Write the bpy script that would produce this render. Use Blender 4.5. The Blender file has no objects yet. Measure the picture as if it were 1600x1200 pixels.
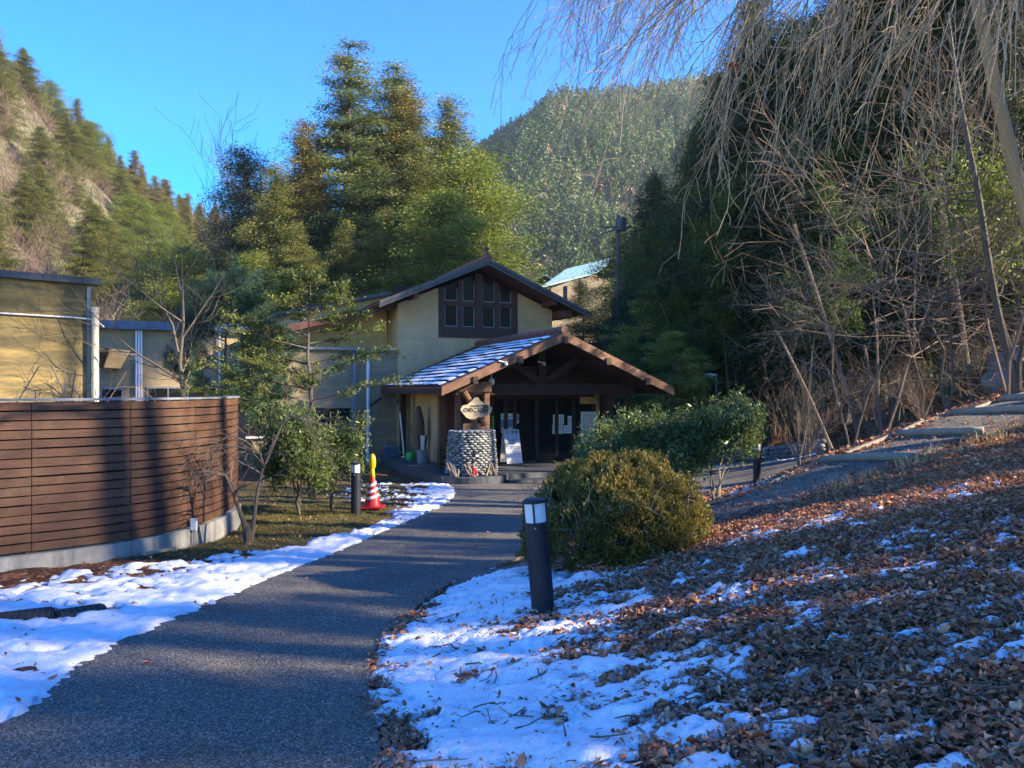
import bpy, math, random
import numpy as np
from mathutils import Vector, Matrix
R = math.radians
rng = np.random.default_rng(7)
random.seed(7)
SC = bpy.context.scene
COL = SC.collection

# ---------------------------------------------------------------- camera, light
HZ, FP, EYE = 610.0, 1200.0, 1.45
cd = bpy.data.cameras.new('camera'); cam = bpy.data.objects.new('camera', cd); COL.objects.link(cam)
cam.location = (0, 0, EYE); cam.rotation_euler = (R(90), 0, 0)
cd.sensor_width = 36; cd.lens = 36 * FP / 1600; cd.shift_y = (HZ - 600) / 1600
cd.clip_start = 0.05; cd.clip_end = 3000
SC.camera = cam

SUN_EL = 24.0
SUN_AZ = (0.98, -0.20)          # horizontal direction towards the sun
sv = Vector((SUN_AZ[0] * math.cos(R(SUN_EL)), SUN_AZ[1] * math.cos(R(SUN_EL)), math.sin(R(SUN_EL)))).normalized()
W = bpy.data.worlds.new('World'); SC.world = W; W.use_nodes = True
wn = W.node_tree; bg = wn.nodes['Background']
sk = wn.nodes.new('ShaderNodeTexSky'); sk.sky_type = 'NISHITA'; sk.sun_disc = False
sk.sun_elevation = R(SUN_EL); sk.sun_rotation = math.atan2(sv.x, sv.y)
sk.altitude = 600; sk.air_density = 1.35; sk.dust_density = 0.25; sk.ozone_density = 3.0
hs = wn.nodes.new('ShaderNodeHueSaturation'); hs.inputs['Saturation'].default_value = 1.78; hs.inputs['Hue'].default_value = .524
wn.links.new(sk.outputs[0], hs.inputs['Color']); wn.links.new(hs.outputs[0], bg.inputs['Color'])
bg.inputs['Strength'].default_value = 0.12
sl = bpy.data.lights.new('sun', 'SUN'); sl.energy = 5.0; sl.angle = R(0.6); sl.color = (1.0, 0.84, 0.62)
so = bpy.data.objects.new('sun', sl); COL.objects.link(so)
so.rotation_euler = sv.to_track_quat('Z', 'Y').to_euler()
SC.view_settings.view_transform = 'Standard'; SC.view_settings.look = 'None'
SC.view_settings.exposure = 2.0; SC.view_settings.gamma = 1
SC.render.engine = 'CYCLES'
cy = SC.cycles
cy.max_bounces = 6; cy.diffuse_bounces = 3; cy.glossy_bounces = 3; cy.transmission_bounces = 4; cy.transparent_max_bounces = 8
cy.use_denoising = True
cy.caustics_reflective = False; cy.caustics_refractive = False

# ---------------------------------------------------------------- helpers
def P(px, py, d):
    return np.array(((px - 800) / FP * d, d, EYE - (py - HZ) / FP * d))
def nrm(a):
    a = np.asarray(a, float); n = np.linalg.norm(a, axis=-1, keepdims=True); n[n == 0] = 1
    return a / n
def _h(ix, iy, seed):
    n = (ix.astype(np.int64) * 374761393 + iy.astype(np.int64) * 668265263 + seed * 974634777) & 0xffffffff
    n = ((n ^ (n >> 13)) * 1274126177) & 0xffffffff
    return ((n ^ (n >> 16)) & 0xffffff) / 16777215.0
def vn(x, y, s=0):
    x = np.asarray(x, float); y = np.asarray(y, float)
    ix = np.floor(x); iy = np.floor(y); fx = x - ix; fy = y - iy
    fx = fx * fx * (3 - 2 * fx); fy = fy * fy * (3 - 2 * fy)
    a = _h(ix, iy, s); b = _h(ix + 1, iy, s); c = _h(ix, iy + 1, s); d = _h(ix + 1, iy + 1, s)
    return (a * (1 - fx) + b * fx) * (1 - fy) + (c * (1 - fx) + d * fx) * fy
def fbm(x, y, s=0, o=4):
    t = 0; a = 1; n = 0
    for i in range(o):
        t = t + a * (vn(x * 2 ** i + 13.7 * i, y * 2 ** i + 7.1 * i, s + i) - .5); n += a; a *= .55
    return t / n * 2
def sstep(a, b, x):
    t = np.clip((np.asarray(x, float) - a) / (b - a), 0, 1); return t * t * (3 - 2 * t)
def inpoly(x, y, poly):
    x = np.asarray(x, float); y = np.asarray(y, float); r = np.zeros(x.shape, bool); n = len(poly)
    for i in range(n):
        x0, y0 = poly[i]; x1, y1 = poly[(i + 1) % n]
        if y0 == y1: continue
        c = ((y0 > y) != (y1 > y)) & (x < (x1 - x0) * (y - y0) / (y1 - y0) + x0)
        r ^= c
    return r
def segdist(x, y, pts):
    d = np.full(np.shape(x), 1e9)
    for (x0, y0), (x1, y1) in zip(pts[:-1], pts[1:]):
        dx, dy = x1 - x0, y1 - y0; L = dx * dx + dy * dy
        t = np.clip(((x - x0) * dx + (y - y0) * dy) / L, 0, 1)
        d = np.minimum(d, np.hypot(x - x0 - t * dx, y - y0 - t * dy))
    return d
def sdpoly(x, y, poly):
    d = segdist(x, y, list(poly) + [poly[0]])
    return np.where(inpoly(x, y, poly), d, -d)
def catmull(pts, n):
    pts = np.asarray(pts, float); k = len(pts)
    ext = np.vstack([2 * pts[0] - pts[1], pts, 2 * pts[-1] - pts[-2]])
    seg = np.r_[0, np.cumsum(np.linalg.norm(np.diff(pts, axis=0), axis=1))]
    out = []
    for s in np.linspace(0, seg[-1], n):
        i = min(int(np.searchsorted(seg, s, side='right')) - 1, k - 2); t = (s - seg[i]) / (seg[i + 1] - seg[i])
        a, b, c, d = ext[i], ext[i + 1], ext[i + 2], ext[i + 3]
        out.append(.5 * ((2 * b) + (c - a) * t + (2 * a - 5 * b + 4 * c - d) * t * t + (3 * b - a - 3 * c + d) * t ** 3))
    return np.array(out)

class MB:
    def __init__(s): s.v = []; s.f = []; s.r = []; s.n = 0
    def add(s, v, f, r=None):
        v = np.asarray(v, float).reshape(-1, 3)
        for q in (f if isinstance(f, list) else [f]):
            s.f.append(np.asarray(q, np.int64) + s.n)
        s.v.append(v); s.n += len(v)
        s.r.append(np.full(len(v), .5) if r is None else (np.full(len(v), float(r)) if np.isscalar(r) else np.asarray(r, float)))
        return s
    def hexa(s, c, r=None):       # eight corners: bottom 4 ccw, top 4 ccw
        return s.add(c, np.array([[0, 3, 2, 1], [4, 5, 6, 7], [0, 1, 5, 4], [1, 2, 6, 5], [2, 3, 7, 6], [3, 0, 4, 7]]), r)
    def box(s, x0, x1, y0, y1, z0, z1, r=None):
        return s.hexa([(x0, y0, z0), (x1, y0, z0), (x1, y1, z0), (x0, y1, z0), (x0, y0, z1), (x1, y0, z1), (x1, y1, z1), (x0, y1, z1)], r)
    def bar(s, p, q, w, h, up=(0, 0, 1), r=None):   # box bar from p to q, width w across, h along up
        p = np.array(p, float); q = np.array(q, float); t = nrm(q - p); a = np.cross(t, up)
        if np.linalg.norm(a) < 1e-6: a = np.cross(t, (0, 1, 0))
        a = nrm(a) * w / 2; b = nrm(np.cross(a, t)) * h / 2
        return s.hexa([p - a - b, p + a - b, q + a - b, q - a - b, p - a + b, p + a + b, q + a + b, q - a + b], r)
    def tubes(s, paths, radii, n=5, r=None, caps=False):
        paths = np.asarray(paths, float); radii = np.asarray(radii, float)
        if paths.ndim == 2: paths = paths[None]; radii = radii[None]
        N, K, _ = paths.shape
        if N == 0: return s
        t = np.gradient(paths, axis=1); t = nrm(t)
        mean = nrm(t.mean(1)); ref = np.where(np.abs(mean[:, 2:3]) > .8, np.array([[1., 0, 0]]), np.array([[0., 0, 1]]))
        a = nrm(np.cross(t, ref[:, None, :])); b = np.cross(t, a)
        ang = np.arange(n) * 2 * math.pi / n
        V = paths[:, :, None, :] + radii[:, :, None, None] * (a[:, :, None, :] * np.cos(ang)[None, None, :, None] + b[:, :, None, :] * np.sin(ang)[None, None, :, None])
        idx = np.arange(N * K * n).reshape(N, K, n); nx = np.roll(idx, -1, 2)
        F = np.stack([idx[:, :-1], nx[:, :-1], nx[:, 1:], idx[:, 1:]], -1).reshape(-1, 4)
        if r is None: rr = np.repeat(np.random.default_rng(N).random(N), K * n)
        else: rr = np.broadcast_to(np.asarray(r, float).reshape(-1, 1), (N, K * n)).reshape(-1) if np.ndim(r) else float(r)
        fs = [F]
        if caps: fs += [idx[:, 0, ::-1], idx[:, -1, :]]
        return s.add(V, fs, rr)
    def lathe(s, prof, n=24, c=(0, 0, 0), r=None, M=None):
        prof = np.array(prof, float); ang = np.arange(n) * 2 * math.pi / n; K = len(prof)
        V = np.stack([prof[:, 0:1] * np.cos(ang), prof[:, 0:1] * np.sin(ang), np.repeat(prof[:, 1:2], n, 1)], -1)
        if M is not None: V = V @ np.array(M).T
        V = V + np.array(c)
        idx = np.arange(K * n).reshape(K, n); nx = np.roll(idx, -1, 1)
        F = np.stack([idx[:-1], nx[:-1], nx[1:], idx[1:]], -1).reshape(-1, 4)
        return s.add(V, [F, idx[None, 0, ::-1], idx[None, -1, :]], r)
    def grid(s, V, r=None):
        V = np.asarray(V, float); a, b, _ = V.shape; idx = np.arange(a * b).reshape(a, b)
        F = np.stack([idx[:-1, :-1], idx[:-1, 1:], idx[1:, 1:], idx[1:, :-1]], -1).reshape(-1, 4)
        return s.add(V, F, None if r is None else np.asarray(r).reshape(-1))
    def leaves(s, C, D, E, a, b, r):
        C = np.asarray(C); N = len(C); a = np.broadcast_to(a, N)[:, None]; b = np.broadcast_to(b, N)[:, None]
        V = np.stack([C - a * D * .5, C + b * E * .5, C + a * D * .5, C - b * E * .5], 1)
        return s.add(V, np.arange(4 * N).reshape(N, 4), np.repeat(np.broadcast_to(r, N), 4))
    def ell(s, C, rad, r=None, nu=8, nv=5, rot=None):    # ellipsoids, C (N,3), rad (N,3)
        C = np.asarray(C, float).reshape(-1, 3); rad = np.asarray(rad, float).reshape(-1, 3); N = len(C)
        th = np.linspace(0.02, math.pi - .02, nv + 1); ph = np.arange(nu) * 2 * math.pi / nu
        U = np.stack([np.sin(th)[:, None] * np.cos(ph), np.sin(th)[:, None] * np.sin(ph), np.repeat(np.cos(th)[:, None], nu, 1)], -1)
        V = U[None] * rad[:, None, None, :]
        if rot is not None:
            c, q = np.cos(rot)[:, None, None], np.sin(rot)[:, None, None]
            V = np.stack([V[..., 0] * c - V[..., 1] * q, V[..., 0] * q + V[..., 1] * c, V[..., 2]], -1)
        V = V + C[:, None, None, :]
        idx = np.arange(N * (nv + 1) * nu).reshape(N, nv + 1, nu); nx = np.roll(idx, -1, 2)
        F = np.stack([idx[:, :-1], idx[:, 1:], nx[:, 1:], nx[:, :-1]], -1).reshape(-1, 4)
        rr = None if r is None else (np.repeat(np.broadcast_to(r, N), (nv + 1) * nu))
        return s.add(V, F, rr)
    def build(s, name, mat, parent=None, loc=None, smooth=False):
        v = np.concatenate(s.v); r = np.concatenate(s.r)
        o0 = np.array(ORG.get(parent.name, (0, 0, 0)) if parent is not None else (loc if loc is not None else (0, 0, 0)), float)
        v = v - o0
        me = bpy.data.meshes.new(name)
        cnt = np.concatenate([np.full(len(q), q.shape[1]) for q in s.f if len(q)]); lv = np.concatenate([q.reshape(-1) for q in s.f if len(q)])
        me.vertices.add(len(v)); me.vertices.foreach_set('co', v.astype(np.float32).reshape(-1))
        me.loops.add(len(lv)); me.loops.foreach_set('vertex_index', lv.astype(np.int32))
        me.polygons.add(len(cnt)); me.polygons.foreach_set('loop_start', np.r_[0, np.cumsum(cnt)[:-1]].astype(np.int32))
        me.polygons.foreach_set('loop_total', cnt.astype(np.int32))
        me.polygons.foreach_set('use_smooth', np.full(len(cnt), bool(smooth)))
        me.update(calc_edges=True)
        at = me.attributes.new('rnd', 'FLOAT', 'POINT'); at.data.foreach_set('value', r.astype(np.float32))
        me.materials.append(mat)
        o = bpy.data.objects.new(name, me); COL.objects.link(o)
        if parent is not None: o.parent = parent; ORG[o.name] = tuple(o0)
        elif loc is not None: o.location = loc; ORG[o.name] = tuple(o0)
        return o
ORG = {}
def tag(o, label=None, cat=None, group=None, kind=None):
    if label: o['label'] = label
    if cat: o['category'] = cat
    if group: o['group'] = group
    if kind: o['kind'] = kind
    return o
def empty(name, loc, label, cat, group=None):
    o = bpy.data.objects.new(name, None); COL.objects.link(o); o.location = [float(c) for c in loc]; o.empty_display_size = .2
    ORG[o.name] = tuple(float(c) for c in loc)
    return tag(o, label, cat, group)
def copy_tree(o, loc, rz=0, sc=1, label=None, parent=None):
    c = o.copy(); COL.objects.link(c)
    if parent is None:
        c.location = [float(q) for q in loc]; c.rotation_euler = (0, 0, rz); c.scale = (sc, sc, sc) if np.isscalar(sc) else sc
        if label: c['label'] = label
    else: c.parent = parent
    for ch in o.children: copy_tree(ch, None, parent=c)
    return c

# ---------------------------------------------------------------- materials
def newmat(name):
    m = bpy.data.materials.new(name); m.use_nodes = True; nt = m.node_tree
    return m, nt, nt.nodes['Principled BSDF']
def noise_node(nt, scale, detail=4, rough=.6, vec=None, dist=0):
    n = nt.nodes.new('ShaderNodeTexNoise'); n.inputs['Scale'].default_value = scale; n.inputs['Detail'].default_value = detail
    n.inputs['Roughness'].default_value = rough; n.inputs['Distortion'].default_value = dist
    if vec is not None: nt.links.new(vec, n.inputs['Vector'])
    return n
def coords(nt, scale=(1, 1, 1), kind='Object', rot=(0, 0, 0)):
    tc = nt.nodes.new('ShaderNodeTexCoord'); mp = nt.nodes.new('ShaderNodeMapping')
    mp.inputs['Scale'].default_value = scale; mp.inputs['Rotation'].default_value = rot
    nt.links.new(tc.outputs[kind], mp.inputs[0]); return mp.outputs[0]
def ramp(nt, fac, stops):
    r = nt.nodes.new('ShaderNodeValToRGB'); e = r.color_ramp.elements
    while len(e) < len(stops): e.new(.5)
    for q, (p, c) in zip(e, stops): q.position = p; q.color = (*c, 1) if len(c) == 3 else c
    nt.links.new(fac, r.inputs[0]); return r.outputs[0]
def mixc(nt, fac, a, b, mode='MIX'):
    m = nt.nodes.new('ShaderNodeMix'); m.data_type = 'RGBA'; m.blend_type = mode
    if isinstance(fac, (int, float)): m.inputs[0].default_value = fac
    else: nt.links.new(fac, m.inputs[0])
    for i, c in ((6, a), (7, b)):
        if isinstance(c, tuple): m.inputs[i].default_value = (*c, 1)
        else: nt.links.new(c, m.inputs[i])
    return m.outputs[2]
def bump(nt, h, strength, dist, bsdf):
    b = nt.nodes.new('ShaderNodeBump'); b.inputs['Strength'].default_value = strength; b.inputs['Distance'].default_value = dist
    nt.links.new(h, b.inputs['Height']); nt.links.new(b.outputs[0], bsdf.inputs['Normal'])
def attr(nt, name='rnd'):
    a = nt.nodes.new('ShaderNodeAttribute'); a.attribute_name = name; return a.outputs['Fac']
def M_plain(name, c, rough=.7, var=.25, scale=6, bmp=0, metal=0, stretch=(1, 1, 1), spec=None):
    m, nt, b = newmat(name)
    n = noise_node(nt, scale, 5, .65, coords(nt, stretch))
    lo = tuple(x * (1 - var) for x in c); hi = tuple(min(1, x * (1 + var)) for x in c)
    nt.links.new(ramp(nt, n.outputs[0], [(.3, lo), (.7, hi)]), b.inputs['Base Color'])
    b.inputs['Roughness'].default_value = rough; b.inputs['Metallic'].default_value = metal
    if spec is not None: b.inputs['Specular IOR Level'].default_value = spec
    if bmp: bump(nt, n.outputs[0], .6, bmp, b)
    return m
def M_leaf(name, stops, trans=.35, rough=.55):
    m, nt, b = newmat(name)
    col = ramp(nt, attr(nt), stops)
    nt.links.new(col, b.inputs['Base Color']); b.inputs['Roughness'].default_value = rough
    b.inputs['Specular IOR Level'].default_value = .3 if rough < .6 else .06
    tr = nt.nodes.new('ShaderNodeBsdfTranslucent'); nt.links.new(col, tr.inputs[0])
    mx = nt.nodes.new('ShaderNodeMixShader'); mx.inputs[0].default_value = trans
    nt.links.new(b.outputs[0], mx.inputs[1]); nt.links.new(tr.outputs[0], mx.inputs[2])
    nt.links.new(mx.outputs[0], nt.nodes['Material Output'].inputs[0]); return m
def M_rnd(name, stops, rough=.8, bmp=0, scale=30):
    m, nt, b = newmat(name)
    col = ramp(nt, attr(nt), stops)
    n = noise_node(nt, scale, 4, .6, coords(nt))
    col = mixc(nt, .5, col, ramp(nt, n.outputs[0], [(.3, (.55, .55, .55)), (.7, (1, 1, 1))]), 'MULTIPLY')
    nt.links.new(col, b.inputs['Base Color']); b.inputs['Roughness'].default_value = rough
    if bmp: bump(nt, n.outputs[0], .7, bmp, b)
    return m
# asphalt with light aggregate
def mk_asphalt():
    m, nt, b = newmat('asphalt'); v = coords(nt)
    vo = nt.nodes.new('ShaderNodeTexVoronoi'); vo.inputs['Scale'].default_value = 130; nt.links.new(v, vo.inputs['Vector'])
    sp = nt.nodes.new('ShaderNodeSeparateColor'); nt.links.new(vo.outputs['Color'], sp.inputs[0])
    c = ramp(nt, sp.outputs[0], [(0, (.05, .044, .034)), (.45, (.125, .11, .088)), (.8, (.25, .225, .18)), (1, (.52, .47, .38))])
    n = noise_node(nt, .9, 7, .75, v, .5)
    c = mixc(nt, .85, c, ramp(nt, n.outputs[0], [(.34, (.42, .42, .43)), (.46, (.72, .72, .70)), (.7, (1.0, .98, .94))]), 'MULTIPLY')
    nt.links.new(c, b.inputs['Base Color']); b.inputs['Roughness'].default_value = .85
    bump(nt, vo.outputs['Distance'], .9, .006, b); return m
def mk_ground():
    m, nt, b = newmat('earth_and_litter'); v = coords(nt)
    n1 = noise_node(nt, .9, 6, .65, v); n2 = noise_node(nt, 14, 5, .7, v, 1.0)
    vo = nt.nodes.new('ShaderNodeTexVoronoi'); vo.inputs['Scale'].default_value = 22; nt.links.new(v, vo.inputs['Vector'])
    sp = nt.nodes.new('ShaderNodeSeparateColor'); nt.links.new(vo.outputs['Color'], sp.inputs[0])
    leafc = ramp(nt, sp.outputs[0], [(0, (.06, .027, .014)), (.5, (.17, .075, .038)), (.85, (.30, .145, .075)), (1, (.44, .25, .13))])
    grass = ramp(nt, n2.outputs[0], [(.3, (.05, .045, .018)), (.6, (.14, .12, .05)), (.8, (.24, .2, .1))])
    c = mixc(nt, attr(nt), leafc, grass)
    c = mixc(nt, .6, c, ramp(nt, n1.outputs[0], [(.3, (.55, .55, .55)), (.7, (1, 1, 1))]), 'MULTIPLY')
    nt.links.new(c, b.inputs['Base Color']); b.inputs['Roughness'].default_value = .95
    b.inputs['Specular IOR Level'].default_value = .15
    bump(nt, n2.outputs[0], 1, .03, b); return m
def mk_snow():
    m, nt, b = newmat('snow'); v = coords(nt)
    n = noise_node(nt, 9, 6, .6, v); n2 = noise_node(nt, 60, 3, .6, v)
    c = ramp(nt, n.outputs[0], [(.25, (.72, .73, .75)), (.6, (.86, .87, .89))])
    c = mixc(nt, 1.0, c, ramp(nt, noise_node(nt, 38, 4, .75, v).outputs[0], [(.30, (.42, .34, .27)), (.39, (1, 1, 1))]), 'MULTIPLY')
    nt.links.new(c, b.inputs['Base Color']); b.inputs['Roughness'].default_value = .6
    b.inputs['Subsurface Weight'].default_value = 0
    ad = nt.nodes.new('ShaderNodeMath'); ad.operation = 'ADD'; nt.links.new(n.outputs[0], ad.inputs[0]); nt.links.new(n2.outputs[0], ad.inputs[1])
    bump(nt, ad.outputs[0], .5, .02, b); return m
def mk_wood(name, lo, hi, scale=3, stretch=(1, 1, 14), rough=.7, weather=None):
    m, nt, b = newmat(name); v = coords(nt, stretch)
    n = noise_node(nt, scale, 6, .7, v, .6)
    c = ramp(nt, n.outputs[0], [(.3, lo), (.7, hi)])
    c = mixc(nt, .45, c, ramp(nt, attr(nt), [(0, (.55, .55, .55)), (1, (1, 1, 1))]), 'MULTIPLY')
    if weather:
        w = noise_node(nt, 2.2, 6, .75, coords(nt))
        c = mixc(nt, ramp(nt, w.outputs[0], [(.52, (0, 0, 0)), (.72, (.6, .6, .6))]), c, weather)
    nt.links.new(c, b.inputs['Base Color']); b.inputs['Roughness'].default_value = rough
    bump(nt, n.outputs[0], .4, .01, b); return m
def mk_plaster(name, c, stain=.5, vs=(1, 1, .35)):
    m, nt, b = newmat(name); v = coords(nt)
    n = noise_node(nt, .8, 6, .7, coords(nt, vs), .4); n2 = noise_node(nt, 40, 3, .6, v)
    st = noise_node(nt, 1.6, 6, .75, coords(nt, (.5, .5, 3.0)))
    a = ramp(nt, n.outputs[0], [(.3, tuple(x * .72 for x in c)), (.65, c)])
    dk = (c[0] * .33, c[1] * .36, c[2] * .45)
    a = mixc(nt, ramp(nt, st.outputs[0], [(.38, (0, 0, 0)), (.56, (stain,) * 3)]), a, dk)
    nt.links.new(a, b.inputs['Base Color']); b.inputs['Roughness'].default_value = .9
    bump(nt, n2.outputs[0], .25, .01, b); return m
def mk_conc():
    m, nt, b = newmat('concrete'); n = noise_node(nt, 2.5, 7, .75, coords(nt)); st = noise_node(nt, 3.5, 5, .7, coords(nt, (3, 3, .35)))
    a = ramp(nt, n.outputs[0], [(.3, (.22, .22, .2)), (.7, (.42, .41, .38))])
    a = mixc(nt, ramp(nt, st.outputs[0], [(.5, (0, 0, 0)), (.7, (.7, .7, .7))]), a, (.12, .12, .1))
    nt.links.new(a, b.inputs['Base Color']); b.inputs['Roughness'].default_value = .9; bump(nt, n.outputs[0], .4, .02, b); return m
def mk_glass(name='dark_glass'):
    m, nt, b = newmat(name); b.inputs['Base Color'].default_value = (.012, .014, .016, 1); b.inputs['Roughness'].default_value = .12
    b.inputs['Specular IOR Level'].default_value = .1; return m
def mk_flat(name, c, rough=.6, metal=0):
    m, nt, b = newmat(name); b.inputs['Base Color'].default_value = (*c, 1); b.inputs['Roughness'].default_value = rough; b.inputs['Metallic'].default_value = metal; return m
m_asph = mk_asphalt(); m_ground = mk_ground(); m_snow = mk_snow(); m_conc = mk_conc(); m_glass = mk_glass()
m_fence = mk_wood('fence_wood', (.07, .032, .018), (.155, .074, .041), 2.5, (1.5, 1.5, 55), .75, (.17, .12, .06))
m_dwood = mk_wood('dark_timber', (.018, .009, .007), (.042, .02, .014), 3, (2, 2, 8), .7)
m_bwood = mk_wood('brown_timber', (.13, .062, .036), (.26, .13, .075), 3, (2, 2, 8), .7)
m_red = mk_wood('red_brown_board', (.10, .025, .015), (.16, .045, .028), 3, (8, 8, 1), .7)
m_win = mk_wood('window_timber', (.045, .018, .013), (.085, .034, .024), 3, (8, 8, 1), .7)
m_soffit = mk_wood('soffit_boards', (.09, .03, .022), (.16, .055, .038), 3, (2, 8, 2), .75)
m_plaster = mk_plaster('yellow_plaster', (.66, .45, .24), .22)
m_plasterM = mk_plaster('shaded_wing_plaster', (.42, .32, .18), .4)  # darker copy of the yellow plaster, standing in for tree shade on the wing
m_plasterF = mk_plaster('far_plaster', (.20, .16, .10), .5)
m_plasterW = mk_plaster('weathered_shaded_plaster', (.31, .225, .085), 1.0, (1, 1, .5))  # stains plus a lowered tone, partly standing in for shade and light streaks
m_plasterO = mk_plaster('ochre_plaster', (.72, .44, .17), .1)
m_tile = M_plain('clay_tile', (.14, .06, .045), .7, .45, 5, .01)
m_slate = M_plain('dark_roof_metal', (.06, .065, .08), .55, .3, 3)
m_blueroof = M_plain('blue_roof_metal', (.07, .10, .17), .5, .35, 2)
m_teal = M_plain('teal_roof', (.17, .30, .32), .6, .2, 3)
m_grey = M_plain('grey_metal', (.20, .22, .25), .5, .2, 8)
m_navy = M_plain('dark_post_paint', (.010, .013, .022), .5, .3, 20)
m_lens = mk_flat('lamp_lens', (.80, .80, .80), .35)
m_white = M_plain('white_paint', (.72, .73, .75), .5, .1, 12)
m_pipe = M_plain('cream_pipe', (.72, .60, .46), .5, .12, 6, 0, 0, (1, 1, .3))
m_black = mk_flat('black', (.012, .012, .014), .6)
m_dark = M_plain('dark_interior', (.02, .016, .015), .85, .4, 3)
m_deck = M_plain('dark_deck_stone', (.055, .062, .075), .6, .35, 9, .004)
m_ink = mk_flat('ink', (.02, .02, .03), .7)
m_board = mk_wood('pale_sign_wood', (.40, .30, .19), (.62, .50, .34), 3, (1, 1, 7), .7)
m_stone = M_rnd('river_stone', [(0, (.14, .15, .16)), (.5, (.27, .28, .285)), (1, (.42, .42, .40))], .8, .01, 25)
m_rock = M_rnd('mossy_rock', [(0, (.13, .13, .12)), (.5, (.26, .25, .23)), (1, (.16, .17, .07))], .9, .05, 3)
m_green = mk_flat('green_plastic', (.02, .42, .07), .4)
m_red_p = M_plain('red_plastic', (.42, .012, .02), .4, .1, 8)
m_yel = mk_flat('yellow_plastic', (.95, .48, .01), .3)
m_refl = mk_flat('reflective_tape', (.62, .63, .66), .4)
m_paper = mk_flat('paper', (.74, .76, .80), .7)
m_pblue = mk_flat('poster_blue', (.10, .25, .42), .7); m_ppink = mk_flat('poster_pink', (.52, .22, .24), .7); m_pbeige = mk_flat('poster_beige', (.45, .40, .34), .7)
m_bluecloth = mk_flat('blue_cloth', (.03, .12, .5), .8)
m_gr = M_plain('grate_steel', (.05, .05, .048), .6, .3, 10)
B3 = [(0, (.05, .04, .032)), (.5, (.10, .082, .066)), (1, (.19, .16, .13))]
m_bark = M_rnd('bark', B3, .9, .02, 12)
m_barkp = M_rnd('pale_bark', [(0, (.16, .12, .085)), (.5, (.30, .235, .165)), (1, (.46, .37, .27))], .8, .004, 40)
m_barkd = M_rnd('grey_twigs', [(0, (.07, .05, .038)), (.5, (.15, .11, .082)), (1, (.25, .19, .145))], .85)
m_barkr = M_rnd('reddish_twigs', [(0, (.13, .08, .06)), (.5, (.24, .16, .12)), (1, (.36, .27, .21))], .85)
m_bamboo = M_rnd('bamboo_culm', [(0, (.07, .07, .04)), (.5, (.13, .125, .08)), (1, (.22, .21, .15))], .5)
m_weep = M_rnd('weeping_twigs', [(0, (.20, .13, .07)), (.5, (.40, .28, .165)), (1, (.58, .44, .28))], .7)
m_log = M_rnd('weathered_log', [(0, (.16, .13, .10)), (1, (.36, .30, .22))], .85, .01, 9)
L_fir = M_leaf('fir_needles', [(0, (.045, .07, .02)), (.5, (.13, .17, .045)), (1, (.28, .30, .08))], .3)
L_cedar = M_leaf('cedar_sprays', [(0, (.05, .07, .016)), (.5, (.165, .18, .045)), (1, (.36, .33, .09))], .3)
L_brown = M_leaf('brownish_cedar', [(0, (.075, .07, .02)), (.5, (.19, .165, .045)), (1, (.34, .27, .085))], .3)
L_fresh = M_leaf('fresh_green', [(0, (.08, .11, .015)), (.5, (.19, .24, .04)), (1, (.36, .38, .08))], .35)
L_dark = M_leaf('dark_evergreen', [(0, (.016, .032, .014)), (.5, (.042, .07, .024)), (1, (.10, .13, .04))], .25)
L_bamboo = M_leaf('bamboo_leaves', [(0, (.03, .058, .014)), (.5, (.075, .125, .026)), (1, (.18, .24, .05))], .45)
L_yew = M_leaf('yew_sprays', [(0, (.06, .085, .02)), (.5, (.12, .15, .035)), (1, (.24, .25, .07))], .3)
L_pine = M_leaf('pine_needles', [(0, (.03, .07, .045)), (.5, (.06, .12, .075)), (1, (.11, .19, .11))], .3)
L_shrub = M_leaf('glossy_leaves', [(0, (.035, .06, .02)), (.5, (.10, .15, .045)), (1, (.26, .30, .10))], .35, .35)
L_azal = M_leaf('azalea_leaves', [(0, (.06, .05, .015)), (.4, (.18, .155, .04)), (.72, (.33, .27, .07)), (1, (.46, .24, .08))], .35)
L_litter = M_leaf('dead_leaves', [(0, (.13, .052, .031)), (.3, (.34, .15, .085)), (.65, (.50, .26, .155)), (1, (.70, .46, .30))], .1, .7)
L_hay = M_leaf('dry_grass', [(0, (.26, .19, .08)), (.5, (.48, .37, .19)), (1, (.68, .56, .34))], .3, .7)
L_grass = M_leaf('winter_grass', [(0, (.06, .075, .02)), (.5, (.15, .14, .045)), (1, (.30, .25, .11))], .3, .7)
L_mtn = M_leaf('mountain_forest', [(0, (.02, .045, .02)), (.3, (.055, .10, .03)), (.6, (.17, .215, .065)), (.72, (.28, .20, .12)), (1, (.40, .29, .20))], .2)
# ---------------------------------------------------------------- terrain
class TPS:
    def __init__(s, pts, lam=0.02):
        pts = np.array(pts, float); s.p = pts[:, :2]; n = len(pts)
        K = s.k(s.p, s.p) + np.eye(n) * lam
        Q = np.c_[np.ones(n), s.p]; A = np.block([[K, Q], [Q.T, np.zeros((3, 3))]])
        s.w = np.linalg.solve(A, np.r_[pts[:, 2], 0, 0, 0])
    def k(s, a, b):
        r2 = ((a[:, None, :] - b[None]) ** 2).sum(-1); return .5 * r2 * np.log(r2 + 1e-9)
    def __call__(s, x, y):
        x = np.asarray(x, float); sh = x.shape; q = np.c_[x.reshape(-1), np.asarray(y, float).reshape(-1)]
        out = np.empty(len(q)); n = len(s.p)
        for i in range(0, len(q), 20000):
            c = q[i:i + 20000]; out[i:i + 20000] = s.k(c, s.p) @ s.w[:n] + s.w[n] + c @ s.w[n + 1:]
        return out.reshape(sh)
C = []
def slopez(x, y): return -.05 * y + .22 * max(0, x + .4)
for y in (-6, -2, 0, 2, 4, 6, 8, 11, 14, 17, 20):
    for x in (-12, -8, -5, -3, -1.5, -.6): C.append((x, y, -.05 * y))
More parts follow.
